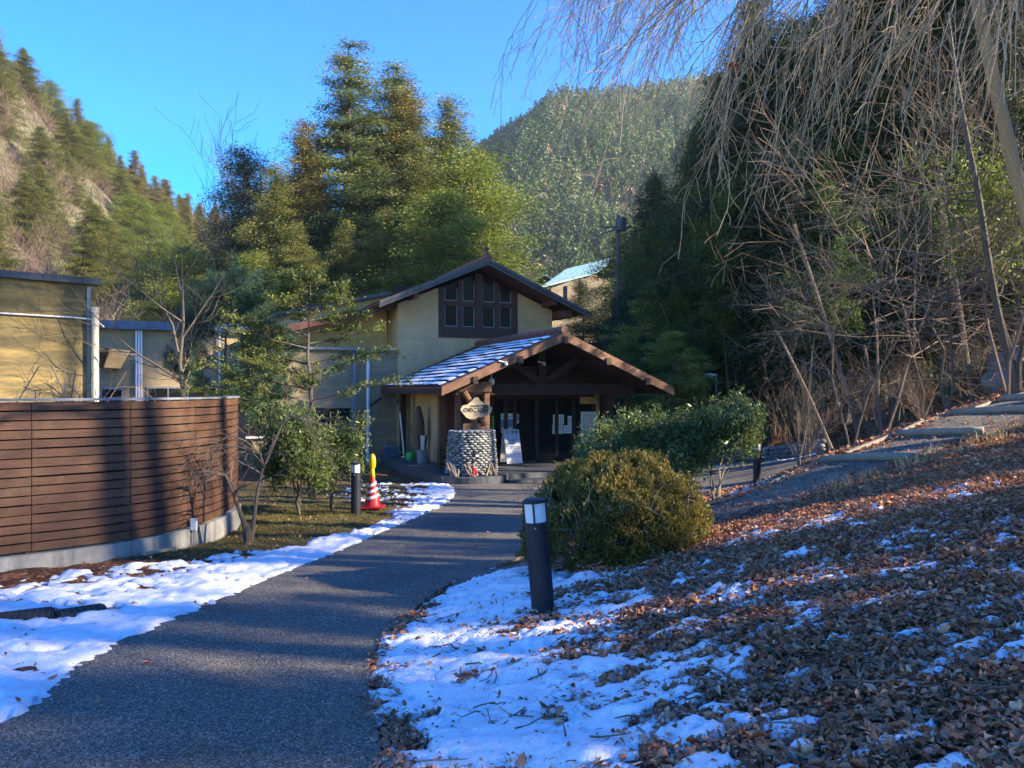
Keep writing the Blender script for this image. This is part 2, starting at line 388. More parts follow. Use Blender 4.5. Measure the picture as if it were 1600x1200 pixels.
for y in (-6, -2, 1, 3, 5, 7): 
    for x in (.2, 1.2, 2.5, 4, 6, 9, 13): C.append((x, y, slopez(x, y)))
for x in (-30, -20): 
    for y in (-5, 10, 25, 40): C.append((x, y, -1.1 if y > 20 else -.05 * y))
for x, y in ((-12, 24), (-8, 24), (-4, 23), (-4, 28), (0, 23), (3, 23), (5, 24), (0, 30), (5, 32), (-10, 34), (0, 45), (-12, 50), (-30, 60), (-5, 70), (2, 21), (1.5, 17), (2, 14)): C.append((x, y, -1.1 if y > 21 else -.05 * y))
C += [(0.1, 7.9, -.38), (.6, 9, -.42), (1.0, 11, -.5)]
near_e = [(2.1, 7.7), (3, 8), (4.4, 8.8), (5.65, 9.7), (6.7, 10.1), (8.4, 10.8), (11, 12)]
for x, y in near_e: C.append((x, y, slopez(x, y) - .05))
far_pts = [P(1110, 800, 8.8), P(1180, 775, 9.2), P(1270, 735, 9.9), P(1385, 698, 10.6), P(1450, 665, 11.3), P(1600, 622, 12.3)]
C += [(p[0], p[1], p[2] + .05) for p in far_pts]
for q in ((1183, 755, 16.6), (1150, 778, 11), (1120, 800, 10.2), (1150, 740, 18.5), (1150, 727, 23), (1284, 712, 24), (1255, 738, 12.8), (1330, 712, 15), (1400, 683, 16), (1500, 641, 18), (1600, 598, 17), (1300, 662, 28), (1450, 603, 30), (1550, 565, 28), (1100, 695, 33), (1230, 690, 30)):
    C.append(tuple(P(*q)))
C += [(30, 30, 7), (25, 10, 5.2), (20, 0, 4.2), (25, -10, 5), (40, 60, 16), (15, 60, 3), (10, 45, .5), (45, 10, 11), (45, -10, 11), (60, 40, 22), (60, 90, 30), (20, 90, 10), (-20, 90, 2), (-60, 90, 6), (-60, 40, 0), (-45, 0, 0)]
T0 = TPS(C)
def terr(x, y):
    sc_ = np.isscalar(x)
    z = T0(np.atleast_1d(np.asarray(x, float)), np.atleast_1d(np.asarray(y, float))); z = np.where(z > 8, 8 + 20 * np.tanh((z - 8) / 20), z)
    return float(z[0]) if sc_ else z
# path outlines in plan
PL = catmull([(-2.2, -4), (-2.3, 1.5), (-2.5, 3.9), (-2.68, 5.1), (-2.37, 7.1), (-1.98, 9.7), (-1.55, 12.5), (-1.35, 14.6), (-1.25, 16.5), (-1.45, 18.7), (-1.75, 20.3)], 120)
PR = catmull([(.1, -4), (-.3, 1.5), (-.56, 3.3), (-.8, 4.3), (-.9, 5.2), (-.72, 6.5), (-.42, 7.4), (.15, 8.9), (.7, 10.2), (1.5, 12), (2.8, 15), (4.4, 18.2), (6.0, 20.5)], 120)
MAINP = [tuple(p) for p in PL] + [tuple(p) for p in PR[::-1]]
SN = catmull([(-.55, 6.95), (.2, 7.35), (1.0, 7.5), (2.1, 7.72), (3, 8.05), (4.4, 8.8), (5.65, 9.7), (6.9, 10.2), (9, 11.1), (12, 12.6)], 140)
SF = catmull([(-.4, 7.6), (.15, 8.2), (1.1, 8.4), (2.27, 8.8), (2.9, 9.2), (3.88, 9.9), (5.17, 10.6), (6.3, 11.3), (8.2, 12.3), (11, 14)], 140)
SIDEP = [tuple(p) for p in SN] + [tuple(p) for p in SF[::-1]]
LOT = [(-1.75, 20.2), (2.0, 14.2), (4.7, 16.0), (6.9, 17.8), (8.6, 21.5), (8.2, 23.6), (6.8, 24.8), (5.4, 25.5), (4.2, 24), (-1.7, 21.6)]
def onpath(x, y): return np.maximum(np.maximum(sdpoly(x, y, MAINP), sdpoly(x, y, SIDEP)), sdpoly(x, y, LOT))
def relief(x, y):
    return fbm(x * 1.7, y * 1.7, 3, 4) * .05 + fbm(x * 9, y * 9, 9, 3) * .018
def fangrid(ys, s, half=4.0):
    Y = np.repeat(ys[:, None], len(s), 1); X = s[None, :] * (np.abs(Y) + half); return X, Y
ys = [-14.]
while ys[-1] < 1.5: ys.append(ys[-1] + .5)
while ys[-1] < 95: ys.append(ys[-1] + max(.045, .0085 * ys[-1]))
ys = np.array(ys)
s_ = np.r_[np.linspace(-2.2, -.82, 40, endpoint=False), np.linspace(-.82, .82, 420), np.linspace(.85, 2.6, 50)]
X, Y = fangrid(ys, s_)
Z = terr(X, Y); op = onpath(X, Y)
off = sstep(0.0, .25, -op)
Z = Z + relief(X, Y) * (.15 + .85 * off) * sstep(0, .6, -op + .6) - .02 * (op > -.05) - .03 * (op > .1)
for (xa_, ya_) in ((-3.7, 5.95), (-3.2, 6.1)): Z = np.where(np.hypot(X - xa_, Y - ya_) < .5, terr(X, Y) - .012, Z)
grassm = sstep(-1.6, -2.6, X) * sstep(24, 18, Y) * sstep(7.5, 8.6, Y + X * .15)
grassm = np.maximum(grassm, .55 * sstep(.2, .7, fbm(X * .8, Y * .8, 21, 3)) * (X > -1))
mb = MB(); mb.grid(np.stack([X, Y, Z], -1), grassm)
tag(mb.build('ground', m_ground, smooth=True), 'brown winter ground under leaves, snow and grass', 'ground', kind='structure')
def ribbon(A, Bb, n, lift, name, label):
    t = np.linspace(0, 1, n)[None, :, None]; G = A[:, None, :] * (1 - t) + Bb[:, None, :] * t
    x, y = G[..., 0], G[..., 1]; z = terr(x, y) + lift + fbm(x * 3, y * 3, 5, 3) * .004
    m = MB(); m.grid(np.stack([x, y, z], -1)); m.grid(np.stack([x, y, z], -1)[:, :1] - np.array([[[0, 0, .0]], ]) * 1.0 + 0) if False else None
    # skirts
    for e in (0, -1):
        a = np.stack([x[:, e], y[:, e], z[:, e]], -1); b = a.copy(); b[:, 2] -= .08; m.grid(np.stack([a, b], 1))
    o = m.build(name, m_asph, smooth=False); tag(o, label, 'path', kind='structure'); return o
ribbon(PL, PR, 26, .012, 'path', 'grey asphalt path leading to the bathhouse porch')
ribbon(SN, SF, 14, .016, 'path', 'narrow asphalt path climbing the slope to the right')
gx, gy = np.meshgrid(np.linspace(-2, 9, 140), np.linspace(13.5, 26, 150))
sd = sdpoly(gx, gy, LOT)
m = MB(); m.grid(np.stack([gx, gy, terr(gx, gy) + .006 - .06 * (sd < 0)], -1)); tag(m.build('road', m_asph, smooth=True), 'asphalt yard beside the porch', 'road', kind='structure')

# ---------------------------------------------------------------- snow
def snow_mesh(xs, ys, base, name, label, amp=1.0, seed=0, thick=.05):
    X, Y = np.meshgrid(xs, ys)
    b = base(X, Y)
    n = fbm(X * 3.0, Y * 4.6, 31 + seed, 4) * .85 + fbm(X * 9 - Y * 3, Y * 22 , 41 + seed, 4) * 1.0 + fbm(X * 30, Y * 40, 47 + seed, 3) * .42
    h = b + n * amp
    op = onpath(X, Y)
    hh = np.clip(h, -1, 1.2)
    z = terr(X, Y) + np.where(op > 0, .012, relief(X, Y) * .8) + np.where(hh > 0, thick * (1 - np.exp(-hh * 3.2)), hh * .12)
    z += (fbm(X * 4, Y * 5, 57, 4) * .035 + fbm(X * 18, Y * 22, 59, 3) * .012) * sstep(0, .3, hh)
    keep = (h > -.35)
    a, c = X.shape; idx = np.arange(a * c).reshape(a, c)
    F = np.stack([idx[:-1, :-1], idx[:-1, 1:], idx[1:, 1:], idx[1:, :-1]], -1).reshape(-1, 4)
    k = keep[:-1, :-1] | keep[:-1, 1:] | keep[1:, 1:] | keep[1:, :-1]
    F = F[k.reshape(-1)]; u, inv = np.unique(F, return_inverse=True)
    m = MB(); m.add(np.stack([X, Y, z], -1).reshape(-1, 3)[u], inv.reshape(-1, 4))
    return tag(m.build(name, m_snow, smooth=True), label, 'snow', kind='stuff')
def graded(a, b, d0, g):
    o = [a]
    while o[-1] < b: o.append(o[-1] + max(d0, g * o[-1]))
    return np.array(o)
PRx = lambda y: np.interp(y, PR[:, 1], PR[:, 0]); PLx = lambda y: np.interp(y, PL[:, 1], PL[:, 0])
def baseB(X, Y):
    e = X - PRx(Y) - .03                       # distance right of the path edge
    b = np.minimum(e * 3.5, 1.0)
    b = np.where(e < 0, e * 9, b)
    reach = 1.55 + .12 * (Y - 3)               # solid part width
    b = b - sstep(reach * .15, reach * 1.2, e) * .86 - sstep(1.9, 5.2, e) * .24
    b = b - 1.2 * sstep(6.95, 7.3, Y) * sstep(.6, 1.0, X) - .7 * sstep(.0, .3, .95 - np.hypot((X - 1.0) / 1.2, (Y - 6.9) / .9))
    b = b - .5 * sstep(3.6, 2.9, Y) * sstep(.35, 0, e)
    b = b - 2.0 * sstep(-.02, .08, sdpoly(X, Y, SIDEP))
    return b - .2
def snowB_cov(X, Y):
    n = fbm(X * 3.0, Y * 4.6, 31, 4) * .85 + fbm(X * 9 - Y * 3, Y * 22, 41, 4) * 1.0
    return baseB(X, Y) + n
snow_mesh(np.arange(-1.1, 6.8, .021), graded(1.9, 8.0, .019, .0045), baseB, 'snow', 'melting snow among dead leaves on the slope right of the path', thick=.038)
GRT = []
for (xa, ya, xb, yb) in ((-14, 974, 78, 965), (99, 967, 168, 958)):
    a, b = P(xa, ya, 1740 / (ya - 670)), P(xb, yb, 1740 / (yb - 670)); t = nrm((b - a)[:2]) ; nn = np.array((-t[1], t[0])) * .13; GRT.append((a[0] + nn[0], a[1] + nn[1], b[0] + nn[0], b[1] + nn[1]))
def baseA(X, Y):
    e = PLx(Y) - X                             # distance left of the path edge
    wid = np.interp(Y, [2, 4, 6, 8, 9.4, 11, 12.5, 14, 16, 18, 20, 22], [6, 6, 3.6, 2.1, .75, .4, .35, 1.2, 2.9, 3.6, 2.6, 0])
    b = np.minimum(e * 8, .56) + .1 * sstep(5, 9, Y)
    b = np.where(e < 0, e * 10, b)
    b = b - .55 * sstep(10, 14, Y) * sstep(.25, .8, e)
    b = b - 1.6 * sstep(wid * .8, wid * 1.12 + .1, e) - .42 * sstep(3.5, 7, Y) * sstep(.1, 1.3, e) - .3 * sstep(wid * .4, wid, e)
    b = b - sstep(20, 21.4, Y) * 2
    for (xa, ya, xb, yb) in GRT: b = b - 3 * sstep(.03, -.01, np.maximum(segdist(X, Y, [(xa, ya), (xb, yb)]) - .13, 0))
    return b
snow_mesh(np.arange(-8.6, -.9, .034), graded(2.4, 22.5, .03, .006), baseA, 'snow', 'thin trampled snow between the slatted fence and the path', 1.1, 5, .035)
def baseC(X, Y):
    far = segdist(X, Y, [(2.2, 9.9), (3.4, 11.0), (4.4, 12.8)]); a = .8 - far * 1.6
    rim = segdist(X, Y, [(5.0, 25.2), (6.6, 25.0), (7.9, 23.9), (8.5, 22.2), (8.4, 20.8)]); a = np.maximum(a, .7 - rim * 3.0)
    sd = segdist(X, Y, [(3.0, 9.35), (3.6, 9.75), (4.2, 10.1)]); a = np.maximum(a, .35 - sd * 4)
    return a - 1.5 * sstep(-.05, .05, sdpoly(X, Y, SIDEP))
snow_mesh(np.arange(1.2, 9.6, .05), np.arange(8.6, 26.5, .055), baseC, 'snow', 'leftover snow below the climbing path and round the asphalt yard', .8, 9, .05)

# ---------------------------------------------------------------- dead leaves
def litter(n, xr, yr, dens, size, seed, name, label, fine=True, lift=.01):
    g = np.random.default_rng(seed)
    u = g.random(n); y = yr[0] + (yr[1] - yr[0]) * u ** 1.35; x = xr[0] + (xr[1] - xr[0]) * g.random(n)
    k = g.random(n) < dens(x, y); x = x[k]; y = y[k]; n = len(x)
    op = onpath(x, y)
    z = terr(x, y) + np.where(op > 0, .014, relief(x, y)) + lift + g.random(n) ** 2 * .035
    a = size * (.5 + 1.5 * g.random(n) ** 2.2); w = a * (.36 + .3 * g.random(n)); curl = g.normal(0, .5, n); fold = g.normal(.3, .45, n)
    yaw = g.random(n) * 6.283; til = g.normal(0, .34, n); rol = g.normal(0, .34, n)
    S = np.array([-.5, -.2, .15, .5]) if fine else np.array([-.5, 0., .5]); prof = np.array([.08, .9, 1.0, .05]) if fine else np.array([.1, 1., .1])
    T = np.array([-1, 0, 1.])
    s = S[None, :, None]; t = T[None, None, :]
    lx = a[:, None, None] * s * np.ones_like(t); ly = w[:, None, None] * .5 * t * prof[None, :, None]
    lz = a[:, None, None] * (curl[:, None, None] * (s * s - .1) * 1.6) + np.abs(ly) * fold[:, None, None] + g.normal(0, .05, (n, len(S), 3)) * a[:, None, None]
    V = np.stack([lx + 0 * ly, ly + 0 * lx, lz], -1)
    c, q = np.cos(rol), np.sin(rol); V = np.stack([V[..., 0], V[..., 1] * c[:, None, None] - V[..., 2] * q[:, None, None], V[..., 1] * q[:, None, None] + V[..., 2] * c[:, None, None]], -1)
    c, q = np.cos(til), np.sin(til); V = np.stack([V[..., 0] * c[:, None, None] + V[..., 2] * q[:, None, None], V[..., 1], -V[..., 0] * q[:, None, None] + V[..., 2] * c[:, None, None]], -1)
    c, q = np.cos(yaw), np.sin(yaw); V = np.stack([V[..., 0] * c[:, None, None] - V[..., 1] * q[:, None, None], V[..., 0] * q[:, None, None] + V[..., 1] * c[:, None, None], V[..., 2]], -1)
    V = V + np.stack([x, y, z], -1)[:, None, None, :]
    r = len(S); idx = np.arange(n * r * 3).reshape(n, r, 3)
    F = np.stack([idx[:, :-1, :-1], idx[:, :-1, 1:], idx[:, 1:, 1:], idx[:, 1:, :-1]], -1).reshape(-1, 4)
    m = MB(); m.add(V, F, np.repeat(np.clip(g.beta(2, 2.2, n), 0, 1), r * 3))
    return tag(m.build(name, L_litter, smooth=fine), label, 'leaves', kind='stuff')
def densR(x, y):
    e = x - PRx(y); cov = snowB_cov(x, y)
    d = np.where(cov > .12, .045 + .12 * (cov < .45), 1.0)
    d = d * sstep(-.05, .12, e) * np.where((sdpoly(x, y, SIDEP) > -.18) & (sdpoly(x, y, SIDEP) < 0), .25, 1) * np.where(sdpoly(x, y, SIDEP) < .0, 1, .10 + .5 * (sdpoly(x, y, SIDEP) < .12))
    vis = (np.abs(x) < .75 * y + .6)
    return d * vis * (.55 + .45 * sstep(-.4, .3, fbm(x * 1.1, y * 1.1, 71, 3)))
litter(135000, (-.9, 6.2), (2.0, 6.0), densR, .034, 1, 'dead_leaves', 'curled brown dead leaves covering the near slope')
litter(120000, (.5, 9.5), (5.6, 11.2), densR, .039, 2, 'dead_leaves', 'brown dead leaves higher up the slope below the climbing path', False)
def densF(x, y):
    e = sdpoly(x, y, SIDEP); lot = sdpoly(x, y, LOT)
    up = (y > np.interp(x, SF[:, 0], SF[:, 1]) + .02) | (x > 12)
    return np.where((lot > 0) | (e > 0) | ~up, 0, .9) * (x > 2.2)
litter(60000, (2.2, 20), (8.8, 26), densF, .085, 3, 'dead_leaves', 'dead leaves on the bank behind the climbing path', False)
def densP(x, y):
    op = onpath(x, y); e = PLx(y) - x
    return np.where(op > 0, .035 + .35 * (np.abs(x - PRx(y)) < .08), np.where((e > 0) & (e < 6), .30 * (1 - .6 * sstep(8, 6, y)), 0)) * (np.abs(x) < .8 * y + 1)
litter(14000, (-6, 3), (2.2, 18), densP, .04, 4, 'dead_leaves', 'sparse dead leaves on the path and beside the fence', False, .004)
bg_ = np.random.default_rng(12)
def densfine(x, y):
    e = x - PRx(y); cov = snowB_cov(x, y)
    return np.where(cov > .1, .10, 1.0) * sstep(-.12, .1, e) * (sdpoly(x, y, SIDEP) < -.0) * (np.abs(x) < .75 * y + .6)
litter(90000, (-.9, 6.5), (2.0, 8.5), densfine, .019, 7, 'leaf_fragments', 'small broken bits of dead leaf between the larger leaves', False, .022)
# ---------------------------------------------------------------- grass
def blades(n, x, y, h, wd, lean, mat, name, label, seed=0, z=None):
    g = np.random.default_rng(seed); n = len(x)
    z = terr(x, y) + relief(x, y) - .01 if z is None else z
    hh = h * (.4 + .9 * g.random(n)); az = g.random(n) * 6.283; ln = lean * g.random(n) * hh * 2
    d = np.stack([np.cos(az), np.sin(az), 0 * az], -1); e = np.stack([-np.sin(az), np.cos(az), 0 * az], -1)
    p0 = np.stack([x, y, z], -1); p1 = p0 + d * (ln * .35)[:, None] + np.array([0, 0, 1]) * (hh * .6)[:, None]; p2 = p0 + d * ln[:, None] + np.array([0, 0, 1]) * (hh * (1 - .35 * lean))[:, None]
    w = wd * (.6 + .8 * g.random(n))[:, None] * .5
    V = np.stack([p0 - e * w, p0 + e * w, p1 + e * w * .7, p1 - e * w * .7, p2], 1)
    i = np.arange(n) * 5
    m = MB(); m.add(V, [np.stack([i, i + 1, i + 2, i + 3], -1), np.stack([i + 3, i + 2, i + 4], -1)], np.repeat(g.random(n), 5))
    return tag(m.build(name, mat), label, 'grass', kind='stuff')
g = np.random.default_rng(5)
x = -5.6 + g.random(60000) * 4.2; y = 8.2 + g.random(60000) * 6.2
k = (PLx(y) - x > np.interp(y, [8, 9.4, 10.5, 12.5, 14.5], [1.5, .85, .5, .45, 1.0])) & (y > 8.5) & (g.random(60000) < .75); x, y = x[k], y[k]
blades(0, x, y, .05, .006, .8, L_grass, 'grass', 'short yellowing grass around the small bare tree', 1)
x, y = [], []
for i in range(70):
    t = g.random(); j = int((.28 + .62 * t) * 139); cx, cy = SN[j] + g.normal(0, .12, 2) + np.array([.12, -.32])
    q = g.integers(10, 26); x += list(cx + g.normal(0, .07, q)); y += list(cy + g.normal(0, .06, q))
blades(0, np.array(x), np.array(y), .19, .006, .8, L_hay, 'dry_grass', 'pale dry grass tufts along the near edge of the climbing path', 2)
x, y = [], []
for i in range(420):
    cx = -.4 + g.random() * 6; cy = 2.2 + g.random() * 5.2
    if cx < PRx(cy) + .1: continue
    q = g.integers(5, 18); x += list(cx + g.normal(0, .05, q)); y += list(cy + g.normal(0, .05, q))
blades(0, np.array(x), np.array(y), .055, .004, .9, L_grass, 'grass', 'small grass tufts poking through leaves and snow on the slope', 3)
# ---------------------------------------------------------------- vegetation generators
def grow(par, rad, m, tr, length, ang, k=5, wig=.1, up=0.0, rs=.55, g=None, tip=.25, bias=None, lencurve=None):
    N, K, _ = par.shape
    t = tr[0] + (tr[1] - tr[0]) * (np.arange(m)[None] + g.random((N, m))) / m
    f = t * (K - 1); i = np.minimum(f.astype(int), K - 2); fr = (f - i)[..., None]; n = np.arange(N)[:, None]
    p0 = par[n, i] * (1 - fr) + par[n, i + 1] * fr; r0 = rad[n, i] * (1 - fr[..., 0]) + rad[n, i + 1] * fr[..., 0]
    tan = nrm(par[n, i + 1] - par[n, i])
    rv = g.normal(size=(N, m, 3)); perp = nrm(rv - (rv * tan).sum(-1, keepdims=True) * tan)
    a = ang * (.7 + .6 * g.random((N, m, 1))); d = tan * np.cos(a) + perp * np.sin(a)
    if bias is not None: d = nrm(d + np.array(bias))
    L = length * (.55 + .75 * g.random((N, m)))
    if lencurve is not None: L = L * lencurve(t)
    L = L.reshape(-1); d = d.reshape(-1, 3); p = p0.reshape(-1, 3); r0 = r0.reshape(-1)
    out = [p]; step = (L / (k - 1))[:, None]
    for j in range(k - 1):
        d = nrm(d + g.normal(0, wig, d.shape) + np.array([0, 0, up / (k - 1)])); p = p + d * step; out.append(p)
    path = np.stack(out, 1)
    rr = (r0 * rs)[:, None] * np.linspace(1, tip, k)[None]
    return path, rr
def trunkpath(h, lean=(0, 0), k=7, wig=.02, g=None, base=(0, 0, 0)):
    z = np.linspace(0, 1, k); off = np.cumsum(g.normal(0, wig, (k, 2)), 0) * h; off -= off[0]
    return (np.stack([lean[0] * h * z ** 1.3 + off[:, 0], lean[1] * h * z ** 1.3 + off[:, 1], z * h], -1) + np.array(base))[None]
def rdirs(n, g, up=0.):
    d = g.normal(size=(n, 3)); d[:, 2] += up; return nrm(d)
def leafset(mb, C, g, a, b, r, D=None, dn=.7, up=.4):
    n = len(C)
    D = nrm((D if D is not None else 0) + rdirs(n, g) * dn) if D is not None else rdirs(n, g)
    N = rdirs(n, g, up); E = nrm(np.cross(N, D))
    s = .65 + .7 * g.random(n)
    mb.leaves(C, D, E, a * s, b * s, np.clip(r, 0, 1))
def conifer(name, seed, h, r, base, nb, leaf, per, mat, bark, droop=-.15, prof=None, trunk_r=.02, clump=.55, cl_n=3.0, flat=.4, label='', cat='tree', wl=.24, tiers=0, lean=(0, 0), rvar=.3, upb=.3):
    g = np.random.default_rng(seed)
    prof = prof or (lambda t: (1 - t) ** .8 + .03)
    e = empty(name, (0, 0, 0), label, cat)
    tp = trunkpath(h, lean, 9, .006, g); tr_ = (trunk_r * h) * np.linspace(1, .08, 9)[None]
    T = MB(); T.tubes(tp, tr_, 8)
    t = base + (1 - base) * (np.arange(nb) + g.random(nb)) / nb
    if tiers: t = (np.round(t * tiers) + g.normal(0, .13, nb)) / tiers; t = np.clip(t, base, .99)
    tt = (t - base) / (1 - base)
    L = r * prof(tt) * (1 - rvar + 2 * rvar * g.random(nb)); az = g.random(nb) * 6.283
    f = t * 8; i = np.minimum(f.astype(int), 7); fr = (f - i)[:, None]; p0 = tp[0][i] * (1 - fr) + tp[0][i + 1] * fr
    s = np.linspace(0, 1, 5)
    slope = upb * (tt - .3)[:, None]
    bp = np.stack([p0[:, 0:1] + np.cos(az)[:, None] * L[:, None] * s, p0[:, 1:2] + np.sin(az)[:, None] * L[:, None] * s,
                   p0[:, 2:3] + L[:, None] * (slope * s + droop * s ** 2)], -1)
    bp[:, 1:] += g.normal(0, .05, bp[:, 1:].shape) * L[:, None, None]
    T.tubes(bp, (.10 * trunk_r * h + .012 * L)[:, None] * np.linspace(1, .2, 5)[None], 4)
    T.build('trunk', bark, e)
    q = np.maximum(1, (L * cl_n / (clump * 2)).astype(int) + 1)
    bi = np.repeat(np.arange(nb), q); ss = .22 + .8 * g.random(len(bi)) ** .8
    f = np.clip(ss, 0, .999) * 4; i = f.astype(int); fr = (f - i)[:, None]; cc = bp[bi, i] * (1 - fr) + bp[bi, i + 1] * fr
    cc = cc + g.normal(0, clump * .45, cc.shape) * np.array([1, 1, .5]) * (.4 + ss[:, None])
    cr = np.clip(.42 + g.normal(0, .2, len(cc)) + .12 * (ss - .5), 0, 1)
    ci = np.repeat(np.arange(len(cc)), per)
    out = nrm(np.stack([np.cos(az), np.sin(az), np.full(nb, -.15)], -1))[bi][ci]
    C = cc[ci] + g.normal(0, clump * .5, (len(ci), 3)) * np.array([1, 1, flat]); 
    Lm = MB(); leafset(Lm, C, g, leaf, leaf * wl, cr[ci] + g.normal(0, .14, len(ci)), out, .75, .6)
    Lm.build('crown', mat, e)
    return e
def broad(name, seed, h, spread, levels, leaf, per, mat, bark, label='', cat='tree', lean=(0, 0), tr=.02, leafy=True, trunks=1, up=.3, wl=.45, scat=.25, start=.25, cnt=(7, 6, 5), lens=(.5, .5, .5), angs=(.9, .8, .8), wig=.14, n_leaf_from=2, upper=1.0, sides=4, twigup=None, cmean=.45, lsd=9):
    g = np.random.default_rng(seed)
    e = empty(name, (0, 0, 0), label, cat)
    P0, R0 = [], []
    for i in range(trunks):
        l = (lean[0] + (g.normal(0, min(spread * .5, lsd)) if trunks > 1 else 0), lean[1] + (g.normal(0, min(spread * .5, lsd)) if trunks > 1 else 0))
        P0.append(trunkpath(h * (.75 + .3 * g.random() if trunks > 1 else 1), l, 8, .02, g)); R0.append(tr * h * np.linspace(1, .25, 8)[None] * (1 if trunks == 1 else .7))
    par = np.concatenate(P0); rad = np.concatenate(R0)
    T = MB(); T.tubes(par, rad, 7); last = par
    for lv in range(levels):
        par, rad = grow(par, rad, cnt[lv], (start if lv == 0 else .2, 1.0), h * lens[lv] * (spread if lv == 0 else 1) * .7 * (.6 ** lv), angs[lv], 6 if lv < 2 else 4, wig, up if lv < 2 or twigup is None else twigup, .6, g)
        rad = np.maximum(rad, .0012 * h * .5)
        T.tubes(par, rad, sides if lv == 0 else 3); last = par
    T.build('trunk', bark, e)
    if leafy:
        tips = last.reshape(-1, 3) if n_leaf_from < 2 else last[:, 1:].reshape(-1, 3)
        ci = np.repeat(np.arange(len(tips)), per)
        cr = np.clip(g.normal(cmean, .2, len(last)), 0, 1); cr = np.repeat(cr, len(tips) // len(last))
        C = tips[ci] + g.normal(0, scat, (len(ci), 3))
        Lm = MB(); leafset(Lm, C, g, leaf, leaf * wl, cr[ci] + g.normal(0, .15, len(ci)), None, 1, .7)
        Lm.build('crown', mat, e)
    return e
def place(e, px, d, top_py=None, h0=None, rz=0, base=None, sc=None, zoff=0, fn=terr):
    x = (px - 800) / FP * d; z = fn(x, d) if base is None else base
    if sc is None: sc = (EYE - (top_py - HZ) / FP * d - z) / h0
    e.location = (x, d, z + zoff); e.rotation_euler = (0, 0, rz); e.scale = (sc, sc, sc) if np.isscalar(sc) else sc
    return e
def placecopy(e, first, *a, label=None, **k):
    o = e if first else copy_tree(e, (0, 0, 0))
    if label: o['label'] = label
    return place(o, *a, **k)

# ---- far hills -------------------------------------------------
HC = [P(0, 520, 40), P(0, 400, 58), P(0, 300, 74), P(0, 130, 100), P(70, 195, 104), P(130, 262, 112), P(200, 340, 128), P(280, 375, 145), P(345, 410, 170),
      P(60, 500, 50), P(150, 530, 58), P(200, 480, 84), P(250, 500, 80), P(330, 470, 110), P(100, 400, 80), P(420, 430, 160), P(420, 520, 80), P(500, 530, 80), P(560, 450, 160), P(700, 560, 90), P(700, 530, 160),
      np.array((-120, 100, 66)), np.array((-120, 60, 50)), np.array((-90, 30, 30)), np.array((-130, 160, 60)), np.array((-50, 220, 30)), np.array((20, 150, 6)), np.array((60, 150, 14)), np.array((20, 90, 3)), np.array((-60, 20, 8)), np.array((-35, 30, -1))]
TH = TPS([tuple(p) for p in HC], .5)
def hill(x, y): return float(TH(np.array([x]), np.array([y]))[0])
gx, gy = np.meshgrid(np.linspace(-170, 70, 130), np.linspace(28, 230, 110))
hz = TH(gx, gy) + fbm(gx * .08, gy * .08, 91, 4) * 3 - 8 * sstep(34, 28, gy)
hz -= 30 * sstep(-30, -10, gx) * sstep(60, 45, gy) + 12 * sstep(-6, 20, gx) * sstep(120, 80, gy)
m_hill = M_plain('hill_floor', (.12, .11, .06), .95, .5, .35, .2)
m = MB(); m.grid(np.stack([gx, gy, hz], -1)); tag(m.build('hill', m_hill, smooth=True), 'steep wooded hillside on the left', 'hill', kind='structure')
RX = np.array([500, 600, 680, 725, 780, 850, 900, 960, 1040, 1150, 1300, 1500, 1800]); RY = np.array([500, 400, 305, 262, 228, 198, 178, 160, 150, 142, 132, 140, 180])
def mtn(x, y):
    px = 800 + x / 400 * FP; rz = EYE + (HZ - np.interp(px, RX, RY)) / FP * 400
    t = np.clip((y - 165) / 235, 0, 1.0); back = np.clip((y - 400) / 200, 0, 1)
    z = rz * (t ** .82) * (1 - back * .7)
    sp = np.abs(x - (-8 + 42 * t)); z = z + 22 * np.exp(-sp / 22) * np.sin(np.clip(t, 0, 1) * 3.14) ** .7
    sp2 = np.abs(x - (62 + 30 * t)); z = z + 15 * np.exp(-sp2 / 18) * np.sin(np.clip(t, 0, 1) * 3.14)
    return z + fbm(x * .03, y * .03, 77, 4) * 9 * np.sin(np.clip(t, 0, 1) * 3.0 + .1) - 3
gx, gy = np.meshgrid(np.linspace(-140, 420, 150), np.linspace(150, 600, 130))
m_mtn = M_plain('mountain_floor', (.10, .09, .06), .95, .4, .1)
m = MB(); m.grid(np.stack([gx, gy, mtn(gx, gy)], -1)); tag(m.build('mountain', m_mtn, smooth=True), 'forested mountain closing the valley', 'mountain', kind='structure')
g = np.random.default_rng(61); n = 9000
x = -90 + g.random(n) * 300; y = 172 + g.random(n) * 250; k = (np.abs((800 + x / y * FP) - 900) < 330); x, y = x[k], y[k]; n = len(x); z = mtn(x, y)
pat = fbm(x * .035, y * .035, 5, 3); brown = pat + g.normal(0, .22, n) > .22
hh = np.where(brown, 5 + 3 * g.random(n), 7 + 6 * g.random(n)); rr = np.where(brown, 2.9, 2.1 + .9 * g.random(n)) * (.8 + .4 * g.random(n))
per = 110; ti = np.repeat(np.arange(n), per); u = g.random(len(ti)); a = g.random(len(ti)) * 6.283
ra = np.where(brown[ti], np.sqrt(np.clip(1 - (2 * u - 1) ** 2, 0, 1)), (1 - u) ** .8 + .05) * rr[ti] * (.6 + .5 * g.random(len(ti)))
Cc = np.stack([x[ti] + ra * np.cos(a), y[ti] + ra * np.sin(a), z[ti] + hh[ti] * (.12 + .88 * u)], -1)
br = np.where(brown, .74 + .2 * g.random(n), np.clip(.24 + g.normal(0, .10, n) + .22 * sstep(-5, 45, x - .12 * (y - 200)) + .12 * fbm(x * .05, y * .05, 15, 3), 0, .62))  # evergreens tinted darker to the left: the mountain's shaded face put into the colour
m = MB(); leafset(m, Cc, g, .85, .5, br[ti] + g.normal(0, .035, len(ti)), None, 1, .5)
